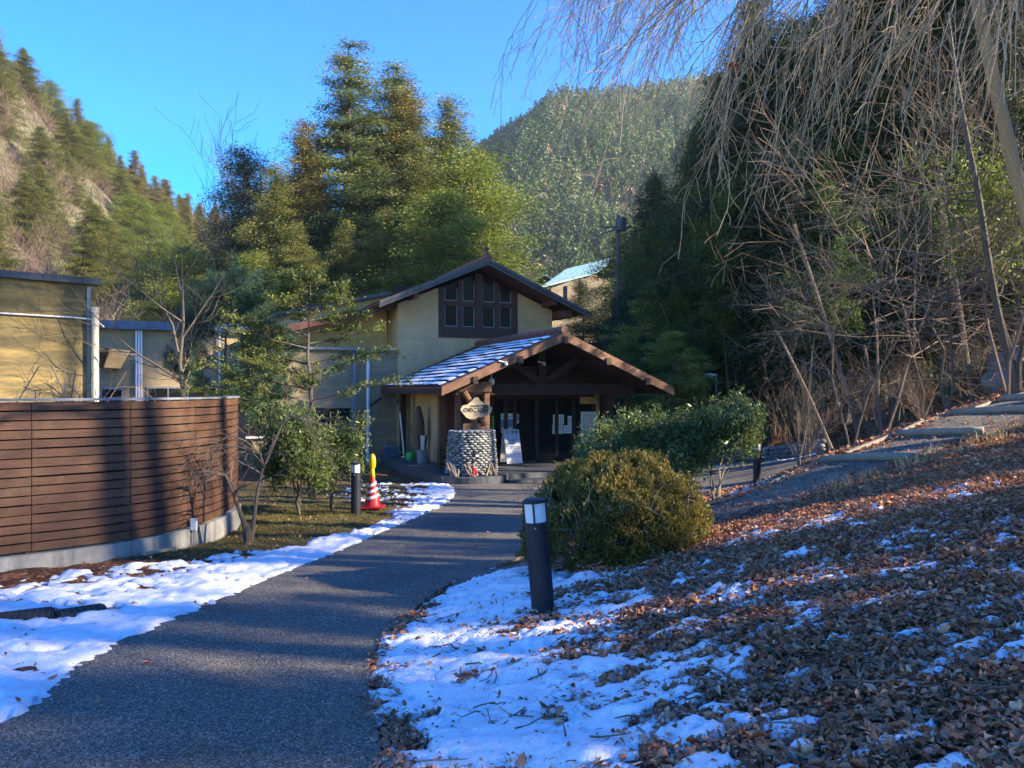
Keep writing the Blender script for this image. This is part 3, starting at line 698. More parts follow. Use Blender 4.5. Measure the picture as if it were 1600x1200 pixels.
tag(m.build('mountain_forest', L_mtn), 'mixed evergreen and bare brown forest covering the far mountain', 'forest', kind='stuff')

# ---- tree prototypes -------------------------------------------------
cone = lambda t: (1 - t) ** .75 * .95 + .05
colm = lambda t: np.sin(np.clip(t * .86 + .14, 0, 1) * math.pi) ** .6 * (1 - .25 * t) + .04
full = lambda t: (1 - t ** 1.35) ** .85 * (.7 + .3 * np.sin(np.clip(t * 3, 0, 1.57))) + .03
GC = 'tall conifers behind the bathhouse'
fir = conifer('fir_tree', 11, 24, 4.6, .12, 270, .19, 62, L_fir, m_bark, -.10, lambda t: (1 - t) ** .7 * (.85 + .18 * np.sin(t * 17)) + .06, .014, .62, 2.6, .35, 'tall open fir with layered tiers and bare trunk showing', tiers=19, lean=(-.02, 0), rvar=.5)
cedar = conifer('cedar_tree', 12, 22, 3.8, .03, 300, .17, 68, L_cedar, m_bark, -.35, full, .014, .50, 2.6, .7, 'x', rvar=.48)
bced = conifer('cedar_tree', 13, 22, 3.4, .03, 300, .17, 66, L_brown, m_bark, -.3, cone, .014, .48, 2.6, .7, 'x', rvar=.5)
fced = conifer('evergreen_tree', 14, 16, 3.4, .02, 270, .17, 62, L_fresh, m_bark, -.1, colm, .014, .62, 2.7, .8, 'x', rvar=.25)
dced = conifer('evergreen_tree', 15, 18, 4.2, .03, 280, .17, 60, L_dark, m_bark, -.25, full, .014, .62, 2.8, .7, 'x', rvar=.35)
spots = [(fir, 24, 536, 52, 72, 'fir with layered tiers, tallest of the clump behind the roof'),
 (fir, 24, 604, 55, 98, 'slender fir just right of the tallest one, tip leaning right'),
 (bced, 22, 648, 54, 135, 'brown tipped cedar right of the two tall firs'),
 (cedar, 22, 690, 53, 155, 'olive cedar second from the right end of the clump'),
 (fced, 16, 728, 50, 236, 'green oval evergreen at the right end of the clump, above the gable'),
 (bced, 22, 462, 50, 190, 'cedar with rusty tip standing left of the tallest fir'),
 (dced, 18, 402, 54, 232, 'dark rounded evergreen at the left end of the clump'),
 (cedar, 22, 430, 48, 262, 'olive cedar low on the left, below the rusty tipped one'),
 (cedar, 22, 640, 47, 210, 'sunlit cedar directly above the chimney finial, in front of the brown tipped one'),
 (dced, 18, 560, 50, 300, 'dark evergreen filling the shaded middle of the clump'),
 (dced, 18, 505, 48, 330, 'dark evergreen low in front of the tallest fir'),
 (cedar, 22, 470, 42, 350, 'yellow green cedar low in front, above the sloping left roof'),
 (cedar, 22, 600, 44, 330, 'yellow green cedar low in front, right above the roof slope'),
 (fced, 16, 690, 44, 300, 'bright green evergreen low behind the main gable'),
 (dced, 18, 372, 52, 330, 'dark evergreen at the foot of the bare tree on the skyline'),
 (cedar, 22, 575, 56, 190, 'olive cedar filling the gap below the two tall firs'),
 (bced, 22, 505, 56, 210, 'brownish cedar between the tallest fir and the rusty tipped cedar'),
 (cedar, 22, 622, 58, 150, 'olive cedar behind the brown tipped one'),
 (dced, 18, 655, 56, 230, 'dark evergreen behind the sunlit cedars on the right of the clump'),
 (cedar, 22, 540, 43, 345, 'yellow green cedar low in the middle, above the long roof slope'),
 (dced, 18, 470, 55, 270, 'dark evergreen behind the rusty tipped cedar'),
 (fced, 16, 400, 44, 400, 'low green evergreen behind the yew, left of the clump')]
seen = set()
for i, (pr, h0, px, d, ty, lab) in enumerate(spots):
    first = pr.name not in seen; seen.add(pr.name)
    o = placecopy(pr, first, px, d, ty, h0, rz=i * 1.3 + .4, base=-1.1, label=lab); o['group'] = GC; sz = o.scale[2]; w_ = 1.15 if pr is fir else 1.38; o.scale = (sz * w_, sz * w_, sz)
def dist_tree(pr, px, d, ty, h0, rz, base, lab, grp, wid=1.0):
    o = copy_tree(pr, (0, 0, 0)); place(o, px, d, ty, h0, rz, base=base)
    s = o.scale[2]; o.scale = (s * wid, s * wid, s); o['label'] = lab; o['group'] = grp; return o
# ---- left hill trees
GL = 'trees on the left hillside'
hb = broad('bare_tree', 21, 9, 1.3, 3, 0, 0, None, m_barkr, 'x', leafy=False, trunks=3, cnt=(9, 8, 7), lens=(.6, .55, .6), up=.5, tr=.012, wig=.12)
hillprs = [(cedar, 22, 'olive cedar'), (bced, 22, 'brownish cedar'), (fced, 16, 'green evergreen'), (hb, 9, 'bare deciduous tree')]
g = np.random.default_rng(44); cnt = 0
zone = []
for i in range(1300):
    px = -60 + 440 * g.random(); d = 46 + 125 * g.random() ** .8
    x = (px - 800) / FP * d; z = hill(x, d); py = HZ - (z - EYE) / d * FP
    if py > 560 or z < -1: continue
    if any((x - a) ** 2 + (d - b) ** 2 < (5.2 if d < 108 else 3.9) ** 2 for a, b in zone): continue
    zone.append((x, d)); nz = float(fbm(np.array([px / 90.]), np.array([py / 90.]), 8, 2)[0])
    low = py > 380 + 0 * px
    if px < 175 and py > 235 + px * .9 and py < 520: kind = 3 if g.random() < .42 else 0
    elif d > 115 and px > 120: kind = 1 if g.random() < .7 else 0
    elif py > 400 and px > 150: kind = 2 if g.random() < .75 else 0
    else: kind = 0 if g.random() < .5 else (1 if g.random() < .5 else 2)
    pr, h0, nm = hillprs[kind]
    H_ = (3.6 + 1.8 * g.random()) if kind == 3 else ((6.0 + 3 * g.random()) if d < 112 else (7.5 + 4 * g.random()))
    o = hb if (kind == 3 and not cnt) else copy_tree(pr, (0, 0, 0))
    if kind == 3: cnt = 1
    s = H_ / h0; o.location = (x, d, z - .5); o.rotation_euler = (0, 0, g.random() * 6.28); o.scale = (s * (2.0 if d < 112 else 1.4),) * 2 + (s,) if kind != 3 else (s * 1.3,) * 3
    zo = 'on the skyline ridge' if d > 112 else ('high on the steep upper slope' if py < 330 else ('low down behind the annex and wing' if py > 450 else 'halfway up the slope'))
    o['label'] = nm + ' ' + zo + ' of the left hillside'; o['group'] = GL + ' (' + nm + ', ' + zo + ')'
# brushwood
n = 2200; px = -80 + 270 * g.random(n); d = 44 + 70 * g.random(n); x = (px - 800) / FP * d; z = TH(x, d)
par = np.stack([np.stack([x, d, z], -1), np.stack([x, d, z], -1) + np.array([0, 0, 1.2])], 1); rad = np.full((n, 2), .03)
pa, ra = grow(par, rad, 4, (0, .9), 2.2, .6, 4, .15, .5, .8, g); m = MB(); m.tubes(pa, ra, 3)
tag(m.build('brushwood', m_barkr), 'bare pinkish brushwood on the lower left hillside', 'brushwood', kind='stuff')
sky_bare = broad('bare_tree', 22, 14, 1.0, 3, 0, 0, None, m_barkd, 'bare tree with fanning branches against the sky, left of the conifer clump', leafy=False, cnt=(16, 13, 9), lens=(.5, .5, .5), up=.8, tr=.010, start=.3, angs=(.7, .6, .6))
place(sky_bare, 352, 70, 300, 16.5, base=2)
# ---------------------------------------------------------------- bathhouse
BA = R(22.4); BC, BS = math.cos(BA), math.sin(BA); BX, BY = -1.83, 20.0
def B(u, v, z): return (BX + BC * u - BS * v, BY + BS * u + BC * v, z)      # z is a world height
def onv(px, py, v):         # pixel -> (u, z) on the facade plane at depth v
    k = (px - 800) / FP; u = (k * (BY + BC * v) + BS * v - BX) / (BC - k * BS); Yd = BY + BS * u + BC * v
    return u, EYE - (py - HZ) / FP * Yd
def bbox(m, u0, u1, v0, v1, z0, z1, r=None):
    m.hexa([B(u0, v0, z0), B(u1, v0, z0), B(u1, v1, z0), B(u0, v1, z0), B(u0, v0, z1), B(u1, v0, z1), B(u1, v1, z1), B(u0, v1, z1)], r)
def bbar(m, a, b, w, h, r=None): m.bar(B(*a), B(*b), w, h, r=r)
E_ = EYE
GB, DK = -1.10, -.80
BH = empty('bathhouse', B(3.5, 7, GB), 'yellow plaster bathhouse with brown gables and a timber porch', 'building')
def prism(m, poly, v0, v1, r=None):    # polygon in (u,z), extruded along v
    n = len(poly); V = [B(u, v0, z) for u, z in poly] + [B(u, v1, z) for u, z in poly]
    m.add(V, [np.array([list(range(n))]), np.array([list(range(n, 2 * n))[::-1]])] + [np.array([[i + n, (i + 1) % n + n, (i + 1) % n, i]]) for i in range(n)], r)
# main gable walls (front wall with an opening for the window strip)
AP_U, AP_Z = 3.55, 4.6 + E_
def roofz(u, off=0): return AP_Z - .43 * abs(u - AP_U) - off
V1 = 7.1
w0u, w0z = onv(685, 527, V1); w1u, _ = onv(808, 520, V1); wtop = 3.95 + E_
m = MB()
prism(m, [(.6, GB), (w0u, GB), (w0u, roofz(w0u, .3)), (.6, roofz(.6, .3))], V1, V1 + .25)
prism(m, [(w1u, GB), (6.55, GB), (6.55, roofz(6.55, .3)), (w1u, roofz(w1u, .3))], V1, V1 + .25)
prism(m, [(w0u, GB), (w1u, GB), (w1u, w0z), (w0u, w0z)], V1, V1 + .25)
bbox(m, .6, .85, V1 + .25, 15, GB, roofz(.6, .35)); bbox(m, 6.3, 6.55, V1 + .25, 15, GB, roofz(6.55, .35))
m.build('wall', m_plaster, BH)
# gable window
m = MB(); fr = []
def paneq(px0, px1, py0, py1): 
    a, z1 = onv(px0, py0, V1); b, _ = onv(px1, py0, V1); _, z0 = onv((px0 + px1) / 2, py1, V1); _, z1 = onv((px0 + px1) / 2, py0, V1); return a, b, z0, z1
WF = MB(); bbox(WF, w0u, w1u, V1 - .04, V1 + .12, w0z, w0z + .36)                      # bottom beam
cols = [(694, 715), (722, 742), (753, 773), (780, 799)]
ub = [w0u] + sum([[onv(a, 500, V1)[0], onv(b, 500, V1)[0]] for a, b in cols], []) + [w1u]
z_lo0, z_lo1 = onv(730, 511, V1)[1], onv(730, 479, V1)[1]; z_up0 = onv(730, 471, V1)[1]
for i in range(0, 10, 2):
    u0, u1 = ub[i], ub[i + 1]
    prism(WF, [(u0, w0z + .36), (u1, w0z + .36), (u1, roofz(u1, .32)), (u0, roofz(u0, .32))], V1 - .05 - (.03 if i == 4 else 0), V1 + .12)
bbox(WF, w0u + .02, w1u - .02, V1 - .02, V1 + .10, w0z + .36, z_lo0); bbox(WF, w0u + .02, w1u - .02, V1 - .02, V1 + .10, z_lo1, z_up0)
WFo = WF.build('window', m_win, BH)
G_ = MB(); prism(G_, [(w0u + .05, w0z + .3), (w1u - .05, w0z + .3), (w1u - .05, roofz(w1u, .33)), (AP_U, roofz(AP_U, .33)), (w0u + .05, roofz(w0u, .33))], V1 + .07, V1 + .09)
G_.build('pane', m_glass, WFo)
S_ = MB()
for a, b in cols:
    for (p0, p1) in ((z_lo0, z_lo1), (z_up0, None)):
        u0, u1 = onv(a, 500, V1)[0] + .01, onv(b, 500, V1)[0] - .01
        bbox(S_, u0, u1, V1 + .0, V1 + .05, p0, p0 + .035)
        tz = p1 if p1 else min(roofz(u0, .38), roofz(u1, .38))
        bbox(S_, u0, u0 + .03, V1 + .0, V1 + .05, p0 + .035, tz); bbox(S_, u1 - .03, u1, V1 + .0, V1 + .05, p0 + .035, tz)
S_.build('sash', m_grey, WFo)
# dark interior behind the glass and ceiling
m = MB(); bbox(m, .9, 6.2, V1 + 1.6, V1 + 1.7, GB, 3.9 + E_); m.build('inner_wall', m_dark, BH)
def roof_plane(u_top, z_top, u_bot, z_bot, v0, v1, course=.28, name='roof', mat=None, rip=.3, lift=0, step=.028, ripa=.018):
    Ls = math.hypot(u_bot - u_top, z_bot - z_top); ns = int(Ls / course) ; K = 6
    s = []; hgt = []
    for i in range(ns):
        for j, f in enumerate((0, .5, .92, .999)): s.append((i + f) / ns); hgt.append(step * f)
    s = np.array(s + [1.0]); hgt = np.array(hgt + [step])
    nv = max(2, int((v1 - v0) / (rip / 6))); v = np.linspace(v0, v1, nv)
    rp = ripa * np.abs(np.sin((v - v0) / rip * math.pi))
    m = MB(); nu, nz = -(z_bot - z_top) / Ls, (u_bot - u_top) / Ls
    if nz < 0: nu, nz = -nu, -nz
    U = u_top + (u_bot - u_top) * s; Zz = z_top + (z_bot - z_top) * s
    H = hgt[:, None] + rp[None, :] + lift
    Ug = U[:, None] + nu * H; Zg = Zz[:, None] + nz * H; Vg = np.repeat(v[None], len(s), 0)
    Pw = np.stack([BX + BC * Ug - BS * Vg, BY + BS * Ug + BC * Vg, Zg], -1)
    m.grid(Pw)
    th = .05
    m.hexa([B(u_top, v0, z_top - th), B(u_top, v1, z_top - th), B(u_bot, v1, z_bot - th), B(u_bot, v0, z_bot - th), B(u_top, v0, z_top - .002), B(u_top, v1, z_top - .002), B(u_bot, v1, z_bot - .002), B(u_bot, v0, z_bot - .002)])
    return m, (U, Zz, hgt, s, nu, nz)
def slab(m, u_top, z_top, u_bot, z_bot, v0, v1, t0, t1):   # slab below the roof plane between depths t0 and t1
    m.hexa([B(u_top, v0, z_top - t1), B(u_top, v1, z_top - t1), B(u_bot, v1, z_bot - t1), B(u_bot, v0, z_bot - t1), B(u_top, v0, z_top - t0), B(u_top, v1, z_top - t0), B(u_bot, v1, z_bot - t0), B(u_bot, v0, z_bot - t0)])
# main roof
ro = MB()
for ub_, in ((7.5,), (-.3,)):
    a, _ = roof_plane(AP_U, AP_Z, ub_, roofz(ub_), 6.0, 15.2); ro.v += a.v; ro.r += a.r; ro.f += [q + ro.n for q in a.f]; ro.n += a.n
ro.tubes(np.array([B(AP_U, 5.95, AP_Z + .05), B(AP_U, 15.2, AP_Z + .05)]), [.13, .13], 8, caps=True)
RO = ro.build('roof', m_tile, BH)
so_ = MB(); slab(so_, AP_U, AP_Z, 7.42, roofz(7.42), 6.12, 15.1, .055, .13); slab(so_, AP_U, AP_Z, -.22, roofz(-.22), 6.12, 15.1, .055, .13)
for uu in (1.0, 6.2): bbar(so_, (uu, 6.15, roofz(uu, .24)), (uu, 7.1, roofz(uu, .24)), .16, .2)
bbox(so_, 6.58, 7.0, 6.3, 7.5, roofz(7.0, .42), roofz(7.0, .16))
so_.build('soffit', m_soffit, RO)
bb = MB()
for ub_ in (7.5, -.3):
    for (va, vb, ta, tb) in ((5.98, 6.06, .0, .2), (5.92, 5.975, -.02, .09)): slab(bb, AP_U, AP_Z, ub_, roofz(ub_), va, vb, ta, tb)
bb.build('barge_board', m_slate, RO)
f_ = MB(); f_.lathe([(.12, 0), (.12, .12), (.07, .16), (.05, .26), (.09, .32), (.06, .38), (.0, .46)], 12, B(AP_U, 6.2, AP_Z + .08)); f_.build('finial', m_tile, RO)
# catslide roof to the left and the higher strip behind it
cz = lambda u: 3.05 + E_ - .265 * (.2 - u)
m = MB(); slab(m, .9, cz(.9), -4.1, cz(-4.1), 7.4, 15, 0, .14); CSo = m.build('lower_roof', m_slate, BH)
m = MB(); slab(m, .9, cz(.9), -4.15, cz(-4.15), 7.32, 7.39, .02, .24); m.build('barge_board', m_soffit, CSo)
m = MB(); slab(m, 1.5, 4.05 + E_, -3.2, 2.95 + E_, 12.0, 15, -.05, .1); m.build('upper_roof', m_slate, BH)
m = MB(); prism(m, [(1.5, 3.0 + E_), (1.5, 3.95 + E_), (-3.1, 2.86 + E_), (-3.1, 2.0 + E_)], 12.3, 14.9); m.build('upper_wall', m_plaster, BH)
# ochre wall under the catslide + left wing
m = MB(); prism(m, [(-3.6, GB), (.6, GB), (.6, cz(.6) - .16), (-3.6, cz(-3.6) - .16)], 8.3, 8.5); m.build('ochre_wall', m_plasterO, BH)
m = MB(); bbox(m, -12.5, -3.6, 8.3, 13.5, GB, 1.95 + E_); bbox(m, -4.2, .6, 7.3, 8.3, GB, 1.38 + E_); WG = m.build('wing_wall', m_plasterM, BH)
m = MB(); bbox(m, -12.8, -3.8, 8.05, 13.8, 1.95 + E_, 2.22 + E_); m.build('wing_roof', m_blueroof, BH)
m = MB(); bbox(m, -4.35, .595, 7.16, 8.3, 1.38 + E_, 1.46 + E_); m.build('wing_roof', m_grey, BH)
def window(u0, u1, v, z0, z1, nm=2, sill=True):
    F = MB(); t = .05
    bbox(F, u0 - t, u1 + t, v - .05, v, z0 - t, z0); bbox(F, u0 - t, u1 + t, v - .05, v, z1, z1 + t); bbox(F, u0 - t, u0, v - .05, v, z0, z1); bbox(F, u1, u1 + t, v - .05, v, z0, z1)
    for i in range(1, nm): uu = u0 + (u1 - u0) * i / nm; bbox(F, uu - .02, uu + .02, v - .045, v, z0, z1)
    o = F.build('window', m_dwood if sill else m_grey, BH)
    g_ = MB(); bbox(g_, u0, u1, v - .02, v - .003, z0, z1); g_.build('pane', m_glass, o)
    if sill: s_ = MB(); bbox(s_, u0 - .12, u1 + .12, v - .14, v - .001, z0 - t - .06, z0 - t - .001); s_.build('sill', m_white, o)
a, zt = onv(160, 606, 8.3); b, _ = onv(190, 606, 8.3); window(a, b, 8.3, zt - 1.0, zt - .05, 1, False)
a, zt = onv(232, 607, 8.3); b, _ = onv(352, 607, 8.3); window(a, b, 8.3, zt - .9, zt, 4, False)
a, zt = onv(390, 615, 7.3); b, _ = onv(432, 615, 7.3); window(a, b, 7.3, zt - 1.35, zt, 1)
a, zt = onv(442, 640, 7.3); b, _ = onv(505, 640, 7.3); window(a, b, 7.3, zt - .85, zt, 2)
a, zt = onv(512, 640, 7.3); b, _ = onv(545, 640, 7.3); window(a, b, 7.3, zt - .85, zt, 1)
# down pipes, vents
def pipe(name, pts, r, mat, lab=None):
    m = MB(); pts = [B(*p) for p in pts]; m.tubes(np.array(pts), np.full(len(pts), r), 8); return m.build(name, mat, BH)
for px, v in ((213, 8.2), (217, 8.2), (221, 8.2), (343, 8.2)):
    u, _ = onv(px, 560, v); pipe('down_pipe', [(u, v, GB), (u, v, 1.0 + E_), (u, v, 1.93 + E_)], .03, m_white)
u, _ = onv(575, 600, 7.05); pipe('down_pipe', [(u, 7.05, GB), (u, 7.05, 0), (u, 7.05, 1.42 + E_)], .055, m_white)
u, zt = onv(606, 482, 8.1); pipe('down_pipe', [(u - .75, 8.1, cz(u - .7) - .2), (u - .35, 8.1, zt + .05), (u, 8.1, zt - .1), (u, 8.1, 1.5 + E_)], .04, m_black)
u, _ = onv(562, 650, 7.1); pipe('down_pipe', [(u + .75, 7.1, onv(590, 622, 7.1)[1]), (u, 7.1, onv(565, 645, 7.1)[1]), (u, 7.1, onv(565, 690, 7.1)[1]), (u + .05, 7.1, GB)], .04, m_black)
u, _ = onv(553, 650, 7.25); m = MB(); bbox(m, u - .05, u + .05, 7.18, 7.3, GB, 1.35 + E_); m.build('corner_trim', m_grey, BH)
u, z = onv(176, 570, 8.3); m = MB(); m.lathe([(.02, 0), (.2, 0), (.22, -.12), (.2, -.3), (.02, -.32)], 12, B(u, 8.15, z + .15)); m.build('vent_hood', m_bwood, BH)
u, z = onv(620, 628, 7.0); m = MB(); bbox(m, u - .09, u + .09, 6.9, 7.1, z - .1, z + .12); m.build('switch_box', m_grey, BH)
# ---- porch
PW = 7.1; pa = 3.55; pz_e = .10 + E_; pz_a = 1.62 + E_
pz = lambda u: pz_a - (pz_a - pz_e) / pa * abs(u - pa)
pr = MB(); info = None
for ub_ in (0.0, PW):
    a, inf = roof_plane(pa, pz_a, ub_, pz_e, 0, V1 - .003 if ub_ == 0 else V1 - .003); pr.v += a.v; pr.r += a.r; pr.f += [q + pr.n for q in a.f]; pr.n += a.n
    if ub_ == 0: info = inf
pr.tubes(np.array([B(pa, -.06, pz_a + .06), B(pa, 3, pz_a + .06), B(pa, V1, pz_a + .06)]), [.12, .12, .12], 8, caps=True)
PRo = pr.build('porch_roof', m_tile, BH)
# snow lying in the tile courses of the left slope
U, Zz, hg, s, nu, nz = info
sn = MB(); nC = int(len(s) / 4)
vv = np.linspace(.12, 6.9, 190)
for i in range(1, nC):
    f = np.linspace(.06, .86, 7); ss = (i + f) / nC
    uu = pa + (0 - pa) * ss; zz = pz_a + (pz_e - pz_a) * ss
    edge = .9 * (1 - 0) ; lim = 6.3 - .0 * i
    cov = np.clip(.9 - 2.2 * sstep(5.0 + .12 * i, 6.7 + .04 * i, vv)[None, :] - 1.6 * sstep(.45, .12, vv)[None, :] + fbm(vv * 1.1, np.full(190, i * 1.7), 5, 3)[None, :] * .9 - .55 * (np.abs(f - .45)[:, None] * 2) ** 3, -1, 1)
    hh = .028 * f[:, None] + .016 + cov * .035
    Ug = uu[:, None] + nu * hh; Zg = zz[:, None] + nz * hh; Vg = np.repeat(vv[None], 7, 0)
    Pw = np.stack([BX + BC * Ug - BS * Vg, BY + BS * Ug + BC * Vg, Zg], -1); sn.grid(Pw)
tag(sn.build('snow', m_snow, smooth=True, loc=B(1.7, 3, pz_e)), 'thin snow lying in rows on the left slope of the porch roof', 'snow', kind='stuff')
bb = MB()
for ub_ in (-.02, PW + .02):
    slab(bb, pa, pz_a, ub_, pz(ub_ if ub_ > 0 else 0) , .0 - .07, -.003, -.0, .24)
bb.build('barge_board', m_bwood, PRo)
sf = MB()
slab(sf, pa, pz_a, .03, pz(.03), .0, V1 - .01, .055, .11); slab(sf, pa, pz_a, PW - .03, pz(PW - .03), .0, V1 - .01, .055, .11)
bbox(sf, .0, .06, .0, V1 - .01, pz_e - .2, pz_e - .06); bbox(sf, PW - .06, PW, .0, V1 - .01, pz_e - .2, pz_e - .06)
for uu in (.9, 2.2, pa, 4.9, 6.2): bbar(sf, (uu, -.12, pz(uu) - .22), (uu, V1 - .1, pz(uu) - .22), .14, .2)
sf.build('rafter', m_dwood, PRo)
bm_z = -.13 + E_
m = MB(); bbox(m, .5, 6.7, 1.42, 1.6, bm_z, bm_z + .33); bbox(m, .5, .66, 1.6, 6.9, bm_z + .05, bm_z + .3); bbox(m, 6.4, 6.56, 1.6, 6.9, bm_z + .05, bm_z + .3)
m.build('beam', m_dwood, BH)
m = MB(); bbox(m, pa - .11, pa + .11, 1.44, 1.58, bm_z + .33, pz_a - .3); bbar(m, (pa - .1, 1.5, bm_z + .4), (pa - 1.2, 1.5, pz_a - .68), .12, .2); bbar(m, (pa + .1, 1.5, bm_z + .4), (pa + 1.2, 1.5, pz_a - .68), .12, .2)
m.build('truss', m_dwood, BH)
for (u, v, w, mt) in ((.68, 2.2, .2, m_bwood), (1.35, 1.5, .26, m_dwood), (5.78, 1.5, .24, m_dwood), (6.5, 3.0, .2, m_dwood), (.6, 6.4, .18, m_dwood)):
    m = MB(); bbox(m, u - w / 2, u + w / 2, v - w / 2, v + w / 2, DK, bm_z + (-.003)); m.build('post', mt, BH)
m = MB(); bbar(m, (6.5, 1.5, DK + .95), (5.85, 1.5, bm_z - .02), .1, .16); bbar(m, (5.9, 1.52, DK + 1.2), (6.55, 1.52, bm_z), .1, .14); m.build('brace', m_dwood, BH)
# entrance wall (v=3) with glass doors
VD = 3.0
m = MB(); bbox(m, 1.0, 1.85, VD, VD + .12, DK, bm_z + .7); m.build('red_panel', m_red, BH)
m = MB(); bbox(m, 1.0, 1.12, VD + .12, 6.9, DK, bm_z + .7); m.build('side_wall', m_plaster, BH); m = MB(); bbox(m, 6.1, 6.3, VD, 6.9, DK, pz_e - .1); m.build('side_wall', m_plaster, BH)
fr = MB(); zt = bm_z - .02
bbox(fr, 1.85, 6.1, VD - .03, VD + .12, zt - .12, bm_z + .9)
us = [1.85, 2.55, 3.0, 3.3, 4.05, 4.75, 5.35, 6.1]
for u in us: bbox(fr, u - .06, u + .06, VD - .04, VD + .08, DK, zt - .12)
bbox(fr, 1.85, 3.2, VD - .02, VD + .06, DK, DK + .18); bbox(fr, 4.0, 6.1, VD - .02, VD + .06, DK, DK + .22)
fr.build('entrance_frame', m_dwood, BH)
for u0, u1 in zip(us[:-1], us[1:]):
    m = MB(); bbox(m, u0 + .06, u1 - .06, VD + .02, VD + .035, DK + (.18 if not 3.2 < u0 < 3.9 else .03), zt - .12); m.build('glass_panel', m_glass, BH)
m = MB(); bbox(m, 3.36, 3.99, VD - .06, VD - .041, DK, DK + .05); m.build('door_sill', m_bwood, BH)
a, z1 = onv(907, 620, 2.9); b, z0 = onv(931, 631, 2.9); m = MB(); bbox(m, a, b, 2.9, 2.96, z0, z1); m.build('transom', m_plaster, BH)
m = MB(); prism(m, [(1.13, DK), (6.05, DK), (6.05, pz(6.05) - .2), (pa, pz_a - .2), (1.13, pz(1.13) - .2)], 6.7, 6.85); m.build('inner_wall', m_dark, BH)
# deck and steps
m = MB(); prism_v = [(-.05, .05), (6.9, .05), (6.9, 7.1), (-.05, 7.1)]
bbox(m, .0, 6.9, .02, 7.1, GB - .1, DK); D_ = m.build('deck', m_deck, BH)
m = MB(); bbox(m, 1.75, 5.4, -.38, .019, GB - .1, DK - .14); m.build('step', m_deck, BH)
m = MB(); pc = B(.98, .5, GB - .05); m.lathe([(.0, 0), (1.02, 0), (1.02, .33), (.99, .355), (.0, .355)], 36, pc); m.build('plinth', m_deck, BH)

# ---- sign stand
pcz = DK + .01; cx, cy, _ = B(.98, .45, 0)
SG = empty('sign_stand', (cx, cy, pcz), 'wooden name board hung in a timber frame on a cobble pedestal', 'sign')
m = MB(); rows = 19; g = np.random.default_rng(3); CC, RR, RO_ = [], [], []
for i in range(rows):
    z = pcz + .035 + i * 1.17 / rows; rad = .66 - .10 * i / rows; n = 24
    for j in range(n):
        a = (j + .5 * (i % 2)) / n * 6.283 + g.normal(0, .03); CC.append((cx + rad * math.cos(a), cy + rad * math.sin(a), z)); RR.append((.06 + .03 * g.random(), .070 + .022 * g.random(), .031 + .008 * g.random())); RO_.append(a)
m.ell(CC, RR, g.random(len(CC)), 9, 6, np.array(RO_)); m.lathe([(0, 0), (.63, 0), (.54, 1.18), (0, 1.19)], 24, (cx, cy, pcz), .2)
m.build('pedestal', m_stone, SG, smooth=True)
fv = .22     # frame plane
def SP(px, py, v=None): u, z = onv(px, py, fv if v is None else v); return u, z
m = MB()
for a, b in ((717, 725), (762, 770)):
    u0, z1 = SP(a, 596); u1, _ = SP(b, 596); bbox(m, u0, u1, fv - .07 + .3, fv + .07 + .3, pcz + 1.1, z1)
u0, z1 = SP(715, 597); u1, z0 = SP(772, 612); bbox(m, u0, u1, fv + .18, fv + .3 - .073, z0, z1)
u0, z1 = SP(726, 662); u1, z0 = SP(762, 672); bbox(m, u0, u1, fv + .12, fv + .42, pcz + 1.15, z1)
m.build('frame', m_bwood, SG)
m = MB(); a = SP(727, 612); b = SP(760, 664); m.tubes(np.array([B(a[0], fv + .12, a[1]), B((a[0] + b[0]) / 2, fv + .1, (a[1] + b[1]) / 2), B(b[0], fv + .12, b[1])]), [.09, .07, .06], 8, caps=True); m.build('hanging_log', m_bwood, SG)
ol = [(719, 640), (722, 634), (730, 632), (736, 627), (742, 621), (747, 621), (750, 626), (757, 630), (764, 634), (769, 637), (767, 643), (762, 649), (755, 652), (747, 652), (741, 655), (734, 655), (728, 652), (723, 646)]
pts = [SP(*q) for q in ol]; m = MB()
n = len(pts); V = [B(u, fv - .03, z) for u, z in pts] + [B(u, fv + .03, z) for u, z in pts]
m.add(V, [np.array([list(range(n))]), np.array([list(range(n, 2 * n))[::-1]])] + [np.array([[i + n, (i + 1) % n + n, (i + 1) % n, i]]) for i in range(n)])
BDo = m.build('name_board', m_board, SG)
def tomesh(o, parent, mw):
    bpy.context.view_layer.update()
    me = bpy.data.meshes.new_from_object(o); me.name = o.name; bpy.data.objects.remove(o)
    q = bpy.data.objects.new('lettering', me); COL.objects.link(q); q.matrix_local = mw; q.parent = parent; return q
def text(body, u, v, z, size, mat, parent, name='lettering', space=1.0, bold=0.0, rot=0.0):
    c = bpy.data.curves.new(name, 'FONT'); c.body = body; c.size = size; c.align_x = 'CENTER'; c.align_y = 'CENTER'; c.offset = bold; c.extrude = .002; c.space_character = space
    c.materials.append(mat); o = bpy.data.objects.new(name, c); COL.objects.link(o)
    mw = Matrix.Translation(Vector(B(u, v, z)) - Vector(ORG[parent.name])) @ Matrix.Rotation(BA, 4, 'Z') @ Matrix.Rotation(R(90), 4, 'X') @ Matrix.Rotation(rot, 4, 'Z')
    return tomesh(o, parent, mw)
u, z = SP(740, 641); text('のめこい', u - .03, fv - .036, z, .155, m_ink, BDo, space=.78, bold=.003)
u, z = SP(757, 640.5); text('湯', u - .02, fv - .036, z, .26, m_ink, BDo, bold=.004)
u, z = SP(741, 634.5); text('丹波山温泉', u, fv - .036, z, .055, m_ink, BDo, bold=.0)
